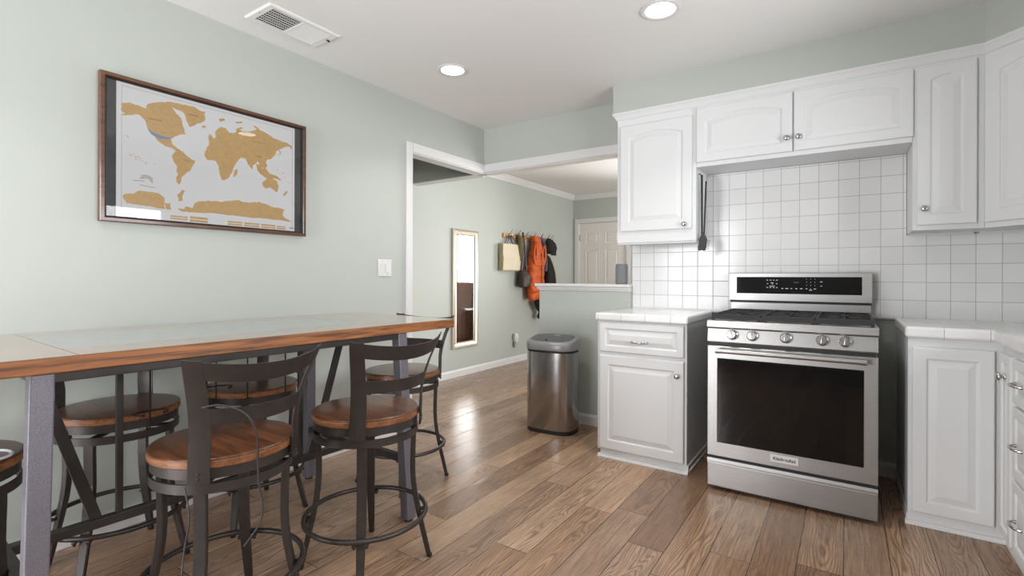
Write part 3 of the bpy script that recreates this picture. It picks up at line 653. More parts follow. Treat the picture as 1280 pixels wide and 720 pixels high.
# backguard
B0, B1 = -.012, .756
MB().box(B0 + .004, B1 - .004, .690, .742, .905, 1.000, .003).build('backguard_base', M['steel'], r)
MB().box(B0 + .002, B1 - .002, .690, .740, 1.000, 1.014).build('vent_slot', M['black'], r)
bk = MB().loft([[(x, y, z) for y, z in ((.668, 1.014), (.668, 1.020), (.668, 1.187), (.672, 1.191), (.742, 1.191), (.742, 1.014))] for x in (B0, B1)], smooth=False).build('backguard', M['steel'], r)
def gy(z): return .668
m = MB(); zz0, zz1 = 1.058, 1.164
m.loft([[(x0, gy(z) - o, z) for x0, z in ((.034, zz0), (.708, zz0), (.708, zz1), (.034, zz1))] for o in (-.002, .0018)], smooth=False)
pn = m.build('display_panel', M['blackg'], bk)
pr_ = MB()
def dash(x, z, w, h=.0022):
    y = gy(z) - .0022; pr_.box(x - w / 2, x + w / 2, y - .0003, y + .0003, z - h / 2, z + h / 2)
px2x = lambda u: .034 + (u - 225) / (1103 - 225) * .674
pz = lambda v, u: zz1 - (v - (82 + (u - 225) * 0.0)) / 112.0 * .106
for u_, v_, w_ in [(460, 103, 9), (485, 103, 12), (508, 103, 9), (531, 103, 12), (462, 127, 10), (495, 121, 20), (497, 129, 9), (529, 127, 10), (495, 143, 38), (459, 152, 12), (483, 152, 12), (507, 153, 11), (530, 153, 11),
                   (570, 158, 12), (602, 158, 20), (635, 158, 11), (669, 158, 13), (704, 158, 17), (740, 95, 4), (769, 95, 4), (798, 96, 4), (740, 115, 4), (769, 115, 4), (798, 116, 4), (740, 135, 4), (769, 136, 4), (798, 137, 4),
                   (740, 158, 11), (768, 158, 6), (797, 159, 17), (768, 167, 20), (840, 113, 16), (840, 140, 11)]:
    dash(px2x(u_), pz(v_, u_), w_ / 878 * .674, .0036 if w_ > 6 else .003)
pr_.build('lettering', M['white_print'], pn)
text('9:45', .016, M['dplast'], pn, (px2x(668), gy(pz(118, 0)) - .0024, pz(118, 0)), (PI / 2, 0, 0), 'clock_digits')
for fx_ in (.04, W - .04):
    for fy_ in (.08, .64): MB().lathe([(0, 0), (.018, 0), (.018, .006), (.010, .008), (.010, .036), (0, .036)], 16, c=(fx_, fy_, 0)).build('foot', M['black'], r)

# grill brush on the cabinet side
g = thing('grill_brush', 'black long handled grill brush hanging on the cabinet side', 'brush', (1.982, 3.385, 1.335))
m = MB().bar((-.006, 0, .10), (-.008, 0, .495), .012, .014, up=(0, 1, 0), bev=.004).bar((.004, .012, .10), (.014, .020, .455), .010, .010, up=(0, 1, 0), bev=.003)
m.tube([(-.008, -.0, .48), (-.020, .0, .505), (-.030, 0, .50)], .003, 6)
m.build('handle', M['black'], g)
MB().loft([[(x, y, z) for x, y in ((a_, -.016), (b_, -.016), (b_, .012), (a_, .012))] for z, a_, b_ in ((.0, -.026, .012), (.02, -.028, .018), (.075, -.020, .024), (.098, -.010, .014), (.115, -.010, .008))], smooth=False).build('brush_head', M['black'], g)
m = MB()
for i in range(7):
    for j in range(3):
        z = .008 + i * .010; x = .014 + i * .0015; y = -.012 + j * .010
        m.bar((x, y, z), (x + .020, y + .004, z - .004), .0022, .0022)
m.build('bristle', M['dplast'], g)
MB().bar((-.012, 0, .002), (-.008, 0, -.018), .016, .003, up=(0, 1, 0)).build('scraper', M['chrome'], g)

# speaker on half wall
s_ = MB().lathe([(0, 0), (.040, 0), (.046, .006), (.047, .03), (.047, .13), (.045, .148), (.040, .155), (0, .156)], 36, c=(1.327, 3.635, 1.107)).build('smart_speaker', M['fabricg'])
tag(s_, 'grey cloth covered round speaker on the half wall cap', 'speaker')

# ------------------------------------------------------------------ bin
def rr(a, b, n=40, e=3.2, z=0.0, cx=0, cy=0):
    o = []
    for k in range(n):
        t = 2 * PI * k / n; c_, s2 = math.cos(t), math.sin(t)
        o.append((cx + a * abs(c_) ** (2 / e) * (1 if c_ > 0 else -1), cy + b * abs(s2) ** (2 / e) * (1 if s2 > 0 else -1), z))
    return o
b = thing('trash_can', 'tall brushed steel trash can with grey sensor lid by the half wall', 'trash can', (.905, 3.315, 0), math.radians(4))
A_, B_ = .192, .132
MB().loft([rr(A_ * .985, B_ * .98, z=0), rr(A_ * .985, B_ * .98, z=.030)]).build('base', M['black'], b)
MB().loft([rr(A_ * .99, B_ * .99, z=.030), rr(A_, B_, z=.034), rr(A_ * 1.0, B_ * 1.0, z=.600), rr(A_ * .98, B_ * .98, z=.602)]).build('body', M['steelv'], b)
MB().loft([rr(A_ * .985, B_ * .985, z=.600), rr(A_ * .985, B_ * .985, z=.616)]).build('seal', M['black'], b)
tl = lambda pts, k=.17: [(x, y, z + k * y) for x, y, z in pts]
ld = MB().loft([rr(A_ * 1.02, B_ * 1.03, z=.616), rr(A_ * 1.03, B_ * 1.04, z=.622), tl(rr(A_ * 1.025, B_ * 1.035, z=.676)), tl(rr(A_ * 1.0, B_ * 1.0, z=.690)), tl(rr(A_ * .95, B_ * .93, z=.697)), tl(rr(A_ * .87, B_ * .82, z=.698)), tl(rr(A_ * .86, B_ * .81, z=.693))]).build('lid', M['gplast'], b)
MB().loft([tl(rr(A_ * .86, B_ * .81, z=.690)), tl(rr(A_ * .85, B_ * .80, z=.697)), tl(rr(A_ * .5, B_ * .5, z=.701))]).build('lid_flap', M['dplast'], ld)
MB().lathe([(0, .692), (.008, .692), (.009, .684), (0, .684)], 16, c=(-.02, -.075, 0)).build('sensor', M['black'], ld)
MB().box(-.01, .035, .055, .063, .707, .713).build('label_plate', M['plast'], ld)
# ------------------------------------------------------------------ framed scratch map on the left wall
fm = thing('framed_map', 'large walnut framed gold scratch world map on the sage wall', 'picture', (0, 0, 0))
fy0, fy1, fz0, fz1 = .800, 1.808, 1.402, 2.071
m = MB()
def fr(ins, x): return [(x, fy0 + ins, fz0 + ins), (x, fy1 - ins, fz0 + ins), (x, fy1 - ins, fz1 - ins), (x, fy0 + ins, fz1 - ins)]
m.loft([fr(0, 0), fr(0, .026), fr(.003, .030), fr(.016, .030), fr(.019, .026), fr(.022, .012)], cap=False, smooth=False)
m.build('frame', M['frame'], fm)
MB().loft([fr(.021, .024), fr(.026, .020), fr(.026, .010)], cap=False, smooth=False).build('frame_lip', M['black'], fm)
MB().box(.002, .008, fy0 + .01, fy1 - .01, fz0 + .01, fz1 - .01).build('backing', M['darkmat'], fm)
pp = MB().box(.008, .0095, .864, 1.742, 1.424, 2.045).build('map_sheet', M['paper'], fm)
LINE = MB()
ly0, ly1, lz0, lz1 = .884, 1.728, 1.436, 2.030
for a in ((ly0, ly1, lz1 - .0008, lz1), (ly0, ly0 + .0008, lz0, lz1), (ly1 - .0008, ly1, lz0, lz1)):
    LINE.box(.0094, .0098, *a)
LINE.build('map_border', M['ink'], pp)
LN = [0]
def land(name, m_, polys, x, mtl):
    LN[0] += 1; x = x + .00004 * LN[0]
    for p_ in polys:
        bm = bmesh.new(); vs = [bm.verts.new((x, a, b_)) for a, b_ in p_]
        try: bm.faces.new(vs)
        except Exception: bm.free(); continue
        r_ = bmesh.ops.extrude_face_region(bm, geom=list(bm.faces)); 
        bmesh.ops.translate(bm, verts=[e for e in r_['geom'] if isinstance(e, bmesh.types.BMVert)], vec=(.0004, 0, 0))
        bmesh.ops.triangulate(bm, faces=list(bm.faces)); m_._bm(bm)
    return m_.build(name, mtl, pp)
def rough(p_, amp=.0035, it=3):
    rnd = random.Random(len(p_))
    for _ in range(it):
        o = []
        for i in range(len(p_)):
            a, b_ = p_[i], p_[(i + 1) % len(p_)]; L = math.hypot(b_[0] - a[0], b_[1] - a[1]); k = min(amp, L * .16)
            o += [a, ((a[0] + b_[0]) / 2 + rnd.uniform(-k, k), (a[1] + b_[1]) / 2 + rnd.uniform(-k, k))]
        p_ = o
    return p_
for kk, vv in LAND.items():
    land('continent', MB(), [rough(vv)], .0096, M['gold'])
isl = []
for a, b_ in ISL:
    s0 = .004 + .003 * random.random(); isl.append([(a - s0, b_), (a, b_ - s0 * .4), (a + s0, b_ - s0 * .3), (a + s0 * .3, b_ + s0 * .5)])
for i_ in isl: land('island', MB(), [i_], .0096, M['gold'])
land('scratched_state', MB(), [rough(BLUE, .001, 1)], .0101, M['blue'])
gx, gz = 1.300, 1.889
land('scratched_country', MB(), [[(gx, gz - .006), (gx + .012, gz - .006), (gx + .013, gz + .005), (gx + .001, gz + .005)]], .0101, M['green'])
for q_ in TAGS:
    y0, y1 = min(p_[0] for p_ in q_), max(p_[0] for p_ in q_); z0, z1 = min(p_[1] for p_ in q_), max(p_[1] for p_ in q_)
    mbx = MB(); zc = (z0 + z1) / 2
    if y1 - y0 > .05: mbx.box(.0095, .0099, y0, y1, zc + .002, z1 - .004).box(.0095, .0099, y0, y1, z0 + .004, zc - .002)
    else: mbx.box(.0095, .0099, y0, y1, z0 + .004, z1 - .004)
    mbx.build('legend_bar', M['gold'], pp)
RM = (PI / 2, 0, PI / 2)
for body, key, sz in (('C A N A D A', 'C', .010), ('U S A', 'U', .008), ('GREENLAND', 'G', .008), ('B R A Z I L', 'B', .008), ('R  U  S  S  I  A', 'R', .011), ('C H I N A', 'CH', .008), ('A  N  T  A  R  C  T  I  C  A', 'AN', .009)):
    y, z = TXT[key]; text(body, sz, M['ink'], pp, (.0114, y, z), RM)
text('luckies', .010, M['textgrey'], pp, (.0104, 1.724, 1.447), RM, bold=.0003)
# small round ornament drawn in the ocean
orn = MB()
for rr_, a0, a1 in ((.028, .1, 2.6), (.022, .2, 2.4), (.034, .6, 2.2)):
    orn.tube([(.0098, 1.0 - .02 + rr_ * math.cos(a0 + (a1 - a0) * t / 10), 1.60 + rr_ * math.sin(a0 + (a1 - a0) * t / 10)) for t in range(11)], .0011, 4)
orn.tube([(.0098, .93, 1.602), (.0098, .975, 1.606)], .0010, 4).tube([(.0098, .955, 1.585), (.0098, 1.02, 1.58)], .0008, 4)
orn.build('ornament', M['olive'], pp)
MB().box(.018, .0195, fy0 + .022, fy1 - .022, fz0 + .022, fz1 - .022).build('glass', M['glass'], fm)

# light switch
sw = thing('light_switch', 'white double rocker light switch beside the cased opening', 'light switch', (0, 2.4535, 1.222))
MB().box(0, .006, -.060, .060, -.060, .060, .003).build('plate', M['plast'], sw)
for k, y in enumerate((-.024, .024)):
    a = .0025 if k == 0 else -.0025
    MB().loft([[(.006, y - .017, z0), (.006, y + .017, z0), (.0095 + a * s1, y + .017, z0), (.0095 + a * s1, y - .017, z0)] for z0, s1 in ((-.034, -1), (.034, 1))], smooth=False).build('rocker', M['plast'], sw)
for z in (-.048, .048): MB().box(.006, .0068, -.026, -.022, z - .002, z + .002).box(.006, .0068, .022, .026, z - .002, z + .002).build('screw', M['chrome'], sw)

# ceiling register
v = thing('ceiling_vent', 'white metal air register in the ceiling near the map wall', 'vent', (.288, 1.562, C))
X_, Y_ = .122, .206
o_ = [(-X_, -Y_), (X_, -Y_), (X_, Y_), (-X_, Y_)]; i_ = [(-X_ + .030, -Y_ + .034), (X_ - .030, -Y_ + .034), (X_ - .030, Y_ - .034), (-X_ + .030, Y_ - .034)]
MB().loft([[(x, y, -.0005) for x, y in o_], [(x, y, -.003) for x, y in o_], [(x * .93, y * .96, -.009) for x, y in o_], [(x, y, -.009) for x, y in i_], [(x, y, -.002) for x, y in i_]], cap=False, smooth=False).build('frame', M['ceil'], v)
MB().box(-X_ + .03, X_ - .03, -Y_ + .034, Y_ - .034, -.0012, -.0006).build('duct', M['reg_dark'], v)
MB().box(-X_ + .028, X_ - .028, -.007, .007, -.010, -.002).build('divider', M['ceil'], v)
m = MB()
for k in range(13):
    y = -Y_ + .040 + k * .0122; m.bar((-X_ + .03, y, -.0055), (X_ - .03, y, -.0055), .0012, .008, up=(0, .75, .65))
for k in range(8):
    x = -X_ + .04 + k * .0235; m.box(x - .0012, x + .0012, -Y_ + .034, -.007, -.0085, -.007)
m.build('louver', M['ceil'], v)
m = MB()
for k in range(13):
    y = .014 + k * .0122; m.bar((-X_ + .03, y, -.0055), (X_ - .03, y, -.0055), .0012, .0105, up=(0, -.82, .57))
m.build('louver', M['ceil'], v)
m = MB().box(.03, .036, Y_ - .028, Y_ - .012, -.016, -.009).box(.028, .038, Y_ - .016, Y_ - .010, -.018, -.014)
m.build('lever', M['reg_dark'], v)
MB().lathe([(0, -.0105), (.003, -.010), (.003, -.009)], 10, c=(0, -Y_ + .016, 0)).build('screw', M['reg_dark'], v)

# recessed lights
def can(x, y, label, on=True):
    t = thing('recessed_light', label, 'ceiling light', (x, y, C), 0, 'recessed ceiling lights')
    MB().lathe([(.098, -.0005), (.100, -.003), (.096, -.006), (.082, -.007), (.074, -.004), (.074, -.0015)], 48).build('trim_ring', M['trimw'], t)
    MB().lathe([(0, -.0025), (.074, -.0025), (.074, -.0015), (0, -.0015)], 40).build('diffuser', M['lamp'], t)
    d = bpy.data.lights.new('downlight', 'AREA'); d.shape = 'DISK'; d.size = .15; d.energy = 4.6; d.spread = 1.9; d.color = (1, .97, .93)
    o = bpy.data.objects.new('downlight', d); COL.objects.link(o); o.location = (x, y, C - .012)
    return t
can(1.980, 2.490, 'round white recessed light nearest the wall cabinets')
can(.628, 2.465, 'round white recessed light nearest the corner of the sage walls')
can(.8, .2, 'unseen recessed light added for brightness above the near end of the table')  # added lamp out of view, lifts the light at the table end
can(2.3, .3, 'unseen recessed light added for brightness above the viewer')  # added lamp out of view, lifts the light around the camera

# ------------------------------------------------------------------ table
TA = math.radians(-2.0)
tb = thing('counter_table', 'long counter height table with thick orange brown wood edge and black metal base', 'table', (.598, 1.045, 0), TA)
TL, TW, TZ, TT = 1.93, .842, .937, .044
x0, x1, y0, y1 = -TW / 2, TW / 2, -TL / 2, TL / 2
top = MB()
top.mat(1).box(x0, x1, y0, y1, TZ - TT, TZ - .0015, .003)
tt = top.build('tabletop', [M['ttop'], M['tedge']], tb)
sy0, sy1, bx = -.56, .56, .235
pl = MB().box(x0 + .001, x1 - .001, y0 + .001, sy0 - .001, TZ - .002, TZ).box(x0 + .001, x1 - .001, sy1 + .001, y1 - .001, TZ - .002, TZ)
pl.box(x0 + .001, -bx - .0006, sy0 + .001, sy1 - .001, TZ - .002, TZ).box(bx + .0006, x1 - .001, sy0 + .001, sy1 - .001, TZ - .002, TZ)
pl.build('top_board', M['ttop'], tt)
MB().box(-bx, bx, sy0 + .001, sy1 - .001, TZ - .002, TZ + .0002).build('inlay', M['slate'], tt)
UZ = TZ - TT
# apron
LX_, LY_ = .375, .630
ap = MB()
for sx in (-1, 1): ap.box(sx * LX_ - .016, sx * LX_ + .016, -LY_, LY_, UZ - .030, UZ - .001, .002)
for sy in (-1, 1): ap.box(-LX_, LX_, sy * LY_ - .016, sy * LY_ + .016, UZ - .030, UZ - .001, .002)
ap.build('apron', M['metal'], tb)
for sx in (-1, 1):
    for sy in (-1, 1):
        tp = Vector((sx * LX_, sy * LY_, UZ - .001)); ft = Vector((sx * (LX_ + .042), sy * (LY_ + .025), .012))
        d = ft - tp; q = .0255
        lg = MB()
        def ring(c, k=q): return [(c.x - k, c.y - k, c.z), (c.x + k, c.y - k, c.z), (c.x + k, c.y + k, c.z), (c.x - k, c.y + k, c.z)]
        lg.loft([ring(tp), ring(ft)], smooth=False)
        lo = lg.build('leg', M['tmetal'] if (sx, sy) != (0, 0) else M['metal'], tb, bevel=.004)
        MB().lathe([(0, 0), (.020, 0), (.020, .012), (0, .013)], 16, c=(ft.x, ft.y, 0)).build('foot_pad', M['black'], lo)
SZ = .290; k_ = (UZ - SZ) / (UZ - .012)
lyb = LY_ + .025 * k_; lxb = LX_ + .042 * k_
for sy in (-1, 1): MB().box(-lxb + .025, lxb - .025, sy * lyb - .016, sy * lyb + .016, SZ - .016, SZ + .016, .002).build('end_stretcher', M['metal'], tb)
MB().box(-.016, .016, -lyb + .014, lyb - .014, SZ - .016, SZ + .016, .002).build('long_stretcher', M['metal'], tb)
MB().box(-.016, .016, -LY_ + .014, LY_ - .014, UZ - .030, UZ - .001).build('centre_rail', M['metal'], tb)
for sy in (-1, 1):
    MB().bar((0, sy * (LY_ - .05), UZ - .03), (0, sy * (LY_ - .215), SZ + .012), .014, .034, up=(0, 1, 0), bev=.002).build('brace', M['metal'], tb)
    MB().box(-.010, .010, sy * .350 - .010, sy * .350 + .010, SZ + .014, UZ - .028, .002).build('post', M['metal'], tb)
# wire stemware hooks hanging from the centre rail
for hx, hy, hz, len_ in ((.03, -.26, .30, .30), (.03, .10, .21, .26), (.06, .255, .21, .26), (.14, -.08, .21, .24)):
    hk = thing('wire_hook', {-.26: 'black wire hanger with curled hook before the wall side stool by the thick leg', .10: 'thin black wire hanger seen through the back of the nearest stool',
                             .255: 'thin black wire hanger beside the post under the table', -.08: 'thin black wire hanger close behind the nearest stool backrest'}[hy], 'hook', (.598 + hx, 1.035 + hy, 0), TA, 'wire hangers under the table')
    MB().tube([(0, 0, UZ - .001), (0, 0, UZ - len_)], .0030, 6).build('rod', M['wire'], hk)
    zz = UZ - hz * .80
    MB().tube([(.010 + .0 + .040 * math.cos(a), .052 * math.sin(a), zz) for a in [(.6 + 5.0 * i / 20) for i in range(21)]], .0032, 6).lathe([(0, .005), (.0045, 0), (0, -.005)], 10, c=(.01 + .04 * math.cos(.6), .052 * math.sin(.6), zz)).lathe([(0, .005), (.0045, 0), (0, -.005)], 10, c=(.01 + .04 * math.cos(5.6), .052 * math.sin(5.6), zz)).build('hook', M['wire'], hk)
    MB().tube([(.010 + .012 * math.cos(a), .016 * math.sin(a), UZ - len_) for a in [(.3 + 5.4 * i / 14) for i in range(15)]], .0018, 6).build('loop', M['wire'], hk)

# ------------------------------------------------------------------ counter stools
RS = .209
def rho(z):
    pts = [(.562, .213), (.70, .217), (.76, .228), (.82, .248), (.931, .295)]
    for (a, b), (c, d) in zip(pts, pts[1:]):
        if z <= c: return b + (d - b) * max(0, (z - a)) / (c - a)
    return pts[-1][1]
def phimax(z): return math.radians(51 - 5 * max(0.0, min(1.0, (z - .6) / .34)))
def make_stool(label, leg_off, back_az):
    t = thing('counter_stool', label, 'stool', (0, 0, 0), 0, 'swivel counter stools around the high table')
    seat = MB()
    seat.lathe([(0, .601), (RS - .004, .601), (RS - .0005, .604), (RS, .610), (RS, .622), (RS - .0015, .6235), (RS - .0015, .6245)], 72)
    seat.build('seat_rim', M['seatedge'], t)
    MB().lathe([(RS - .0015, .6245), (RS - .0005, .6252), (RS - .0005, .6275), (RS - .003, .6300), (RS - .010, .6308), (0, .6308)], 72).build('seat', M['seat'], t)
    MB().lathe([(RS - .013, .570), (RS - .008, .570), (RS - .008, .600), (RS - .013, .600), (RS - .013, .570)], 64).build('seat_band', M['metal'], t)
    q = MB()
    for k in range(2): q.box(-.19, .19, -.013, .013, .588, .600, .001, Matrix.Rotation(PI / 4 + k * PI / 2 - back_az, 4, 'Z'))
    q.lathe([(0, .566), (.085, .566), (.085, .588), (0, .588)], 28)
    q.build('swivel_plate', M['metal'], t)
    # backrest: bent flat sheet (uprights, top rail, lower rail)
    NP = 24
    def sheet(mb, phis, zf0, zf1, nz):
        th = .0055; L = []
        for ph in phis:
            l = []
            z0, z1 = zf0(ph), zf1(ph)
            zs = [z0 + (z1 - z0) * j / nz for j in range(nz + 1)]
            ang = lambda z: ph * phimax(z)
            f = lambda r, z: ((r) * math.cos(ang(z)), (r) * math.sin(ang(z)), z)
            l += [f(rho(z), z) for z in zs] + [f(rho(z) + th, z) for z in reversed(zs)]
            L.append(l)
        mb.loft(L, smooth=True)
    dip = lambda ph: .026 * (1 - ph * ph)
    bk_ = MB()
    sheet(bk_, [-1 + 2 * i / NP for i in range(NP + 1)], lambda p: .877 - dip(p) * 1.0, lambda p: .931 - dip(p), 3)
    sheet(bk_, [-.86 + 1.72 * i / NP for i in range(NP + 1)], lambda p: .736 - dip(p) * .3, lambda p: .784 - dip(p) * .3, 3)
    wt = lambda z: .20 if z > .8 else .28 - .0 * z
    for s1 in (-1, 1):
        th = .0058; L = []
        for j in range(15):
            z = .562 + (.926 - .562) * j / 14; w_ = .30 - .10 * max(0, (z - .70) / .24)
            a0, a1 = s1 * phimax(z), s1 * phimax(z) * (1 - w_)
            A = [a0 + (a1 - a0) * i / 4 for i in range(5)]
            L.append([((rho(z) - .0002) * math.cos(a), (rho(z) - .0002) * math.sin(a), z) for a in A] + [((rho(z) + th) * math.cos(a), (rho(z) + th) * math.sin(a), z) for a in reversed(A)])
        bk_.loft(L, smooth=True)
        for zb in (.578, .592):
            a = s1 * math.radians(44); bk_.lathe([(0, .004), (.004, .003), (.005, 0)], 10, M4=Matrix.Translation(((rho(.58) + .005) * math.cos(a), (rho(.58) + .005) * math.sin(a), zb)) @ Matrix.Rotation(a, 4, 'Z') @ Matrix.Rotation(PI / 2, 4, 'Y'))
    bk_.build('backrest', M['metal'], t)
    # fixed base: ring, legs, foot ring
    MB().lathe([(.198, .528), (.204, .528), (.204, .557), (.198, .557), (.198, .528)], 64).build('base_ring', M['metal'], t)
    q = MB()
    for k in range(2): q.box(-.20, .20, -.014, .014, .540, .548, .001, Matrix.Rotation(leg_off + k * PI / 2, 4, 'Z'))
    q.lathe([(0, .548), (.07, .548), (.07, .566), (0, .566)], 24)
    q.build('base_plate', M['metal'], t)
    path = [(.186, .535), (.186, .50), (.184, .44), (.183, .38), (.186, .32), (.194, .26), (.208, .19), (.226, .11), (.240, .05), (.250, .006)]
    for k in range(4):
        a = leg_off + k * PI / 2; L = []
        for i, (r_, z) in enumerate(path):
            w_, d_ = (.0175, .010) if i < 6 else (.0175 - .0015 * (i - 5), .010)
            if i == len(path) - 1: w_, d_ = .0105, .0095
            er = Vector((math.cos(a), math.sin(a), 0)); et = Vector((-math.sin(a), math.cos(a), 0)); c = er * r_ + Vector((0, 0, z))
            b_ = .003
            L.append([tuple(c + er * x + et * y) for x, y in ((-d_, -w_ + b_), (-d_ + b_, -w_), (d_ - b_, -w_), (d_, -w_ + b_), (d_, w_ - b_), (d_ - b_, w_), (-d_ + b_, w_), (-d_, w_ - b_))])
        lo = MB().loft(L, smooth=False).build('leg', M['metal'], t)
        MB().lathe([(0, 0), (.010, 0), (.012, .004), (.012, .012), (0, .012)], 14, c=(.251 * math.cos(a), .251 * math.sin(a), 0)).build('foot_cap', M['black'], lo)
        bq = MB()
        for s1 in (-1, 1):
            bq.box(.212, .238, s1 * .022 - .008, s1 * .022 + .008, .186, .196, .002, Matrix.Rotation(a, 4, 'Z'))
            bq.lathe([(0, .176), (.005, .178), (.006, .186)], 8, M4=Matrix.Rotation(a, 4, 'Z') @ Matrix.Translation((.232, s1 * .022, 0)))
        bq.build('bracket', M['metal'], lo)
    MB().tube([(.236 * math.cos(2 * PI * i / 64), .236 * math.sin(2 * PI * i / 64), .205) for i in range(64)], .0095, 10, closed=True).build('foot_ring', M['metal'], t)
    return t
stools = [
 ((1.077, .823), 0.0, 'metal stool with wooden seat nearest the viewer, a black cord over its back'),
 ((1.152, 1.340), -5.0, 'metal stool with glossy wooden seat, second along the open side of the table'),
 ((.650, 2.015), 98.0, 'stool tucked under the far end of the table beside the opening'),
 ((.302, .785), 180.0, 'wall side stool near the thick grey table leg, dark wooden seat under the table'),
 ((.330, 1.315), 180.0, 'wall side stool seen through the back of the nearest stool'),
 ((.620, .228), -92.0, 'stool at the near table end with a white cord on its seat'),
]
for (x, y), az, lab in stools:
    a = math.radians(az); t = make_stool(lab, PI / 4 - a, a); t.location = (x, y, 0); t.rotation_euler = (0, 0, a)

# cords
def spline(pts, n=8):
    P_ = [Vector(p) for p in pts]; o = []
    for i in range(len(P_) - 1):
        p0, p1, p2, p3 = P_[max(i - 1, 0)], P_[i], P_[i + 1], P_[min(i + 2, len(P_) - 1)]
        for k in range(n):
            t = k / n; o.append(.5 * ((2 * p1) + (-p0 + p2) * t + (2 * p0 - 5 * p1 + 4 * p2 - p3) * t * t + (-p0 + 3 * p1 - 3 * p2 + p3) * t ** 3))
    o.append(P_[-1]); return o
AX, AY = 1.077, .823
cd = MB().tube(spline([(AX + .20, AY - .16, .79), (AX + .235, AY - .125, .795), (AX + .268, AY - .075, .765), (AX + .275, AY - .045, .70), (AX + .262, AY - .035, .62), (AX + .262, AY - .032, .55), (AX + .268, AY - .022, .48), (AX + .266, AY - .035, .43), (AX + .262, AY - .075, .385)]), .0028, 8).build('cord', M['cord'])
tag(cd, 'thin black cord draped over the lower rail of the nearest stool', 'cord')
cd = MB().tube(spline([(AX + .16, AY - .185, .565), (AX + .175, AY - .18, .48), (AX + .16, AY - .185, .40), (AX + .165, AY - .20, .28), (AX + .15, AY - .215, .15), (AX + .13, AY - .23, .02)]), .0024, 8).build('cord', M['cord'])
tag(cd, 'thin black cord running down the leg of the nearest stool', 'cord')
FX, FY = .62, .235
cd = MB().tube([(FX + .09 + .055 * math.cos(a), FY + .115 + .042 * math.sin(a), .634) for a in [2 * PI * i / 40 for i in range(38)]] , .0042, 8).build('cord', M['wcord'])
tag(cd, 'coiled white cord lying on the stool seat at the near table end', 'cord')

# ------------------------------------------------------------------ hall wall: mirror, night light, coat rail
mr = thing('wall_mirror', 'tall narrow champagne framed mirror on the hall wall', 'mirror', (-1.0, 4.571, 1.024))
h_, w_ = .693, .237
def fr2(ins, x): return [(x, -w_ + ins, -h_ + ins), (x, w_ - ins, -h_ + ins), (x, w_ - ins, h_ - ins), (x, -w_ + ins, h_ - ins)]
MB().loft([fr2(0, 0), fr2(0, .026), fr2(.010, .032), (fr2(.022, .022)), fr2(.030, .028), fr2(.055, .020), fr2(.064, .024), fr2(.070, .012)], cap=False, smooth=False).build('frame', M['champagne'], mr)
MB().box(.004, .012, -w_ + .05, w_ - .05, -h_ + .05, h_ - .05).build('mirror_glass', M['mirror'], mr)

nl = thing('night_light', 'small white plug in night light low on the hall wall', 'night light', (-1.0, 5.62, .30))
MB().box(0, .006, -.036, .036, -.09, .03, .002).build('outlet_plate', M['plast'], nl)
MB().loft([rr(.020, .028, 24, 2.6, -.02), rr(.030, .040, 24, 2.6, 0.0), rr(.032, .042, 24, 2.6, .07), rr(.024, .032, 24, 2.6, .10)]).build('night_light_body', M['plast'], nl).location = (.036, 0, 0)
MB().loft([rr(.006, .010, 12, 2, -.095), rr(.016, .018, 12, 2, -.05), rr(.018, .020, 12, 2, -.02)]).build('fragrance_bulb', M['gplast'], nl).location = (.03, -.02, 0)

ck = thing('coat_rack', 'light oak coat rail with metal hooks on the hall wall', 'coat rack', (-1.0, 0, 0))
MB().box(0, .020, 5.345, 6.62, 1.680, 1.748, .004).build('rail', M['lightoak'], ck)
for y in (5.46, 5.66, 5.86, 6.06, 6.26, 6.46, 6.56):
    MB().tube(spline([(.020, y, 1.70), (.05, y, 1.690), (.075, y, 1.712), (.082, y, 1.735)]), .006, 8).tube(spline([(.020, y, 1.725), (.045, y, 1.745), (.075, y, 1.775), (.080, y, 1.785)]), .005, 8).lathe([(0, .009), (.009, 0), (0, -.009)], 10, c=(.081, y, 1.789)).lathe([(0, .009), (.009, 0), (0, -.009)], 10, c=(.083, y, 1.738)).build('hook', M['chrome'], ck)

def blob(levels, n=28, e=2.3, wr=0.0, seed=1):
    """levels: (z, cx, cy, ax, ay) -> lofted body with optional wrinkles"""
    rnd = random.Random(seed); ph = [rnd.uniform(0, 6.28) for _ in range(4)]; L = []
    for i, (z, cx, cy, ax, ay) in enumerate(levels):
        l = []
        for k, (x, y, _) in enumerate(rr(1, 1, n, e)):
            a = 2 * PI * k / n; s_ = 1 + wr * (math.sin(3 * a + ph[0] + i * .7) * .5 + math.sin(7 * a + ph[1] - i * .9) * .35 + math.sin(11 * a + ph[2]) * .25)
            l.append((cx + x * ax * s_, cy + y * ay * s_, z))
        L.append(l)
    return L
# tote bag
to = thing('tote_bag', 'cream canvas tote bag on the first hook of the coat rail', 'bag', (-1.0, 5.46, 0))
L = [[(x, y, z) for x, y in ((.015, y0), (.015, y1), (d_, y1 - .005), (d_ + .03, (y0 + y1) / 2), (d_, y0 + .005))] for z, y0, y1, d_ in ((1.245, -.20, .21, .055), (1.26, -.205, .215, .075), (1.42, -.205, .215, .085), (1.585, -.21, .215, .06), (1.60, -.21, .215, .055))]
MB().loft(L, smooth=False).build('body', M['canvas'], to)
MB().prism([(-.214, 1.25), (-.211, 1.595), (-.206, 1.595), (-.207, 1.25)], .018, .080, 'x').build('side_fold', M['canvas2'], to)
for dx in (.03, .065): MB().tube(spline([(dx, -.10, 1.595), (dx, -.05, 1.67), (.05, 0, 1.712), (dx, .05, 1.67), (dx, .10, 1.595)]), .008, 6).build('strap', M['dplast'], to)
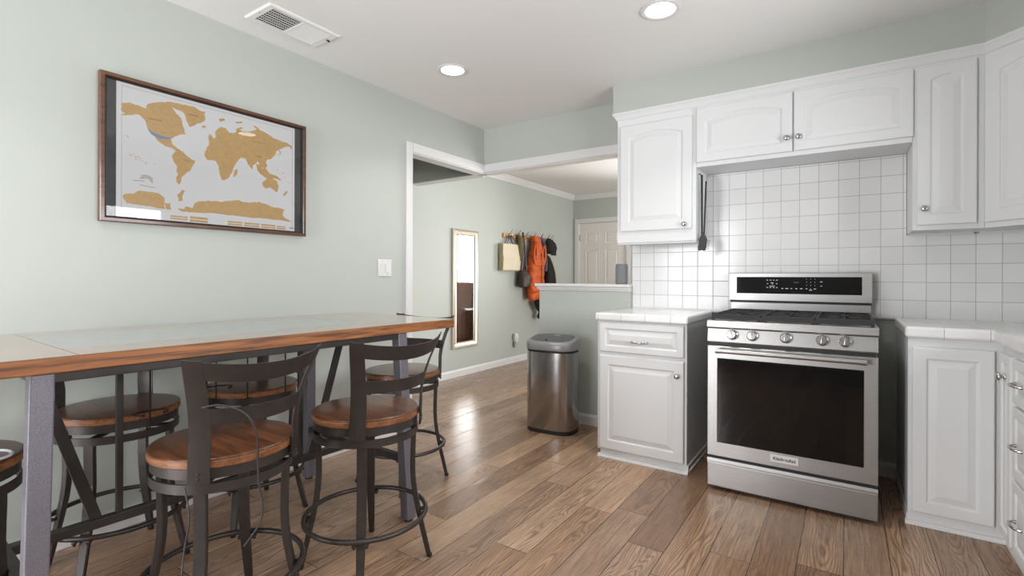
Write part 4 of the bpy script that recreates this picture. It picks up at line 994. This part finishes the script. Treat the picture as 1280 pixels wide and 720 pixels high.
# patterned scarf
sf = thing('scarf', 'olive patterned scarf hanging beside the cream tote bag', 'scarf', (-1.0, 5.665, 0))
MB().loft(blob([(1.735, .06, 0, .02, .03), (1.70, .07, 0, .03, .045), (1.60, .075, .01, .035, .055), (1.48, .075, .0, .030, .040), (1.40, .075, .0, .026, .035), (1.38, .075, .0, .02, .03)], wr=.12, seed=4)).build('cloth', M['olive'], sf)
# shoulder bag
hb = thing('shoulder_bag', 'dark brown leather shoulder bag on a long strap beside the orange vest', 'bag', (-1.0, 5.725, 0))
MB().loft(blob([(1.02, .10, -.0, .05, .075), (1.04, .10, 0, .075, .095), (1.12, .105, 0, .08, .10), (1.20, .10, 0, .065, .09), (1.26, .09, 0, .035, .07)], wr=.05, seed=6)).build('body', M['dkbrown'], hb)
MB().tube(spline([(.09, -.06, 1.24), (.10, -.04, 1.45), (.085, -.005, 1.72), (.07, .012, 1.755), (.085, .03, 1.60), (.10, .06, 1.24)]), .014, 6).build('strap', M['dkbrown'], hb)
MB().box(.165, .172, -.04, .04, 1.12, 1.18, .002).build('clasp', M['dplast'], hb)
# orange vest
vs = thing('puffer_vest', 'bright orange quilted puffer vest on the coat rail', 'vest', (-1.0, 6.00, 0))
L = []
NZ = 60
for i in range(NZ + 1):
    t_ = i / NZ; z = .850 + (1.690 - .850) * t_
    ax = .085; ay = .170
    if t_ > .55: k = (t_ - .55) / .45; ay = .170 - .115 * k ** 1.2; ax = .100 - .045 * k
    if t_ < .1: ax *= .9 + t_; ay *= .94 + .6 * t_
    q_ = abs(math.sin(t_ * PI * 8.5)) ** .5; s_ = .86 + .16 * q_
    l = []
    for k, (x, y, _) in enumerate(rr(1, 1, 40, 2.4)):
        a = 2 * PI * k / 40; wv = 1 + .03 * math.sin(5 * a + i * .6)
        l.append((.125 + x * ax * s_ * wv, -.012 * math.sin(t_ * 5) + y * ay * (s_ * .5 + .5) * wv, z + .014 * math.sin(a * 2 + 1)))
    L.append(l)
vb = MB().loft(L).build('body', M['orange'], vs)
MB().loft(blob([(1.66, .12, 0, .055, .070), (1.70, .115, 0, .060, .078), (1.735, .11, 0, .055, .070), (1.742, .10, 0, .035, .05)], wr=.05, seed=3)).build('collar', M['orange'], vs)
for s1 in (-1, 1):
    pts_ = [(.165 + .02 * math.cos(a), s1 * (.118 + .035 * math.cos(a)), 1.47 + .13 * math.sin(a)) for a in [2 * PI * i / 24 for i in range(24)]]
    MB().tube([(.185 + .02 * math.sin(a) * .2, p_[1], p_[2]) for p_, a in zip(pts_, [2 * PI * i / 24 for i in range(24)])], .013, 8, closed=True).build('armhole', M['orange'], vs)
MB().bar((.222, 0, .86), (.215, 0, 1.50), .012, .006, up=(1, 0, 0)).build('zipper', M['dplast'], vs)
# purple top, olive belt strip, cap, black jacket, black scarf below
pt = MB().loft(blob([(1.22, -.89, 6.185, .04, .025), (1.28, -.88, 6.185, .06, .03), (1.50, -.88, 6.18, .07, .035), (1.66, -.89, 6.16, .06, .04), (1.735, -.92, 6.15, .03, .03)], wr=.1, seed=9)).build('purple_sweater', M['purple'])
tag(pt, 'dark purple sweater hanging behind the orange vest', 'sweater')
ob = MB().loft(blob([(1.25, -.87, 6.245, .03, .03), (1.40, -.87, 6.245, .035, .032), (1.62, -.89, 6.245, .03, .03), (1.72, -.915, 6.245, .02, .02)], wr=.14, seed=12)).build('scarf', M['olive'])
tag(ob, 'olive and brown scarf between the purple sweater and the cap', 'scarf')
cp = thing('cap', 'black cap on the last hook of the coat rail', 'cap', (-.86, 6.38, 1.62), 0)
MB().loft(blob([(-.115, 0, 0, .040, .075), (-.09, .005, 0, .065, .10), (-.03, .01, 0, .075, .115), (.04, .0, 0, .065, .10), (.09, -.02, 0, .04, .065), (.115, -.035, 0, .012, .02)], wr=.03, seed=2)).build('crown', M['blackc'], cp)
MB().loft([[(x, y, z) for x, y in ((.06, -.07), (.075, -.03), (.078, .03), (.06, .07), (.05, .07), (.063, .03), (.06, -.03), (.05, -.07))] for z in (-.09, -.125, -.14)]).build('brim', M['blackc'], cp)
bj = thing('black_jacket', 'black jacket with pale piping hanging below the cap', 'jacket', (-1.0, 6.32, 0))
MB().loft(blob([(.95, .12, .09, .05, .10), (1.0, .13, .09, .07, .13), (1.20, .135, .06, .075, .11), (1.38, .12, .03, .06, .075), (1.46, .10, .02, .04, .05), (1.49, .09, .02, .02, .03)], wr=.06, seed=8)).build('body', M['blackc'], bj)
MB().tube(spline([(.19, -.02, 1.44), (.235, .03, 1.25), (.235, .075, 1.05)]), .006, 6).build('piping', M['canvas2'], bj)
MB().tube(spline([(.09, .02, 1.485), (.045, .0, 1.60), (.035, .0, 1.745)]), .007, 6).build('hanging_loop', M['canvas2'], bj)
bs = MB().loft(blob([(.57, -.87, 6.13, .035, .05), (.60, -.87, 6.13, .05, .07), (.66, -.865, 6.15, .04, .055), (.72, -.87, 6.12, .06, .08), (.80, -.875, 6.08, .06, .10), (.84, -.88, 6.08, .04, .08)], wr=.14, seed=11)).build('knitted_scarf', M['blackc'])
tag(bs, 'black knitted scarf hanging below the hem of the orange vest', 'scarf')

# ------------------------------------------------------------------ brown recliner sofa seen in the mirror
sf_ = thing('recliner_sofa', 'brown leather recliner sofa reflected in the hall mirror', 'sofa', (1.45, 6.78, 0))
MB().box(-.95, .95, -.42, .44, .0, .30, .03).build('base', M['leather'], sf_)
for i in (-1, 1):
    MB().box(i * .37 - .36, i * .37 + .36, -.50, .18, .28, .48, .09).build('seat_cushion', M['leather'], sf_)
    MB().box(-.36, .36, -.10, .14, -.30, .34, .10, Matrix.Translation((i * .37, .27, .74)) @ Matrix.Rotation(-.18, 4, 'X')).build('back_cushion', M['leather'], sf_)
    MB().box(i * .88 - .14, i * .88 + .14, -.48, .42, .06, .64, .09).build('arm', M['leather'], sf_)
    MB().box(i * .37 - .34, i * .37 + .34, -.53, -.44, .07, .27, .03).build('footrest', M['leather'], sf_)

# turn the lettering into meshes of its own
bpy.context.view_layer.update()
dg = bpy.context.evaluated_depsgraph_get()
for o in [q for q in list(bpy.data.objects) if q.type == 'FONT']:
    me = bpy.data.meshes.new_from_object(o.evaluated_get(dg)); nm = o.name.split('.')[0]; par, loc, rot = o.parent, o.location.copy(), o.rotation_euler.copy()
    bpy.data.objects.remove(o)
    n = bpy.data.objects.new(nm, me); COL.objects.link(n); n.parent = par; n.location = loc; n.rotation_euler = rot
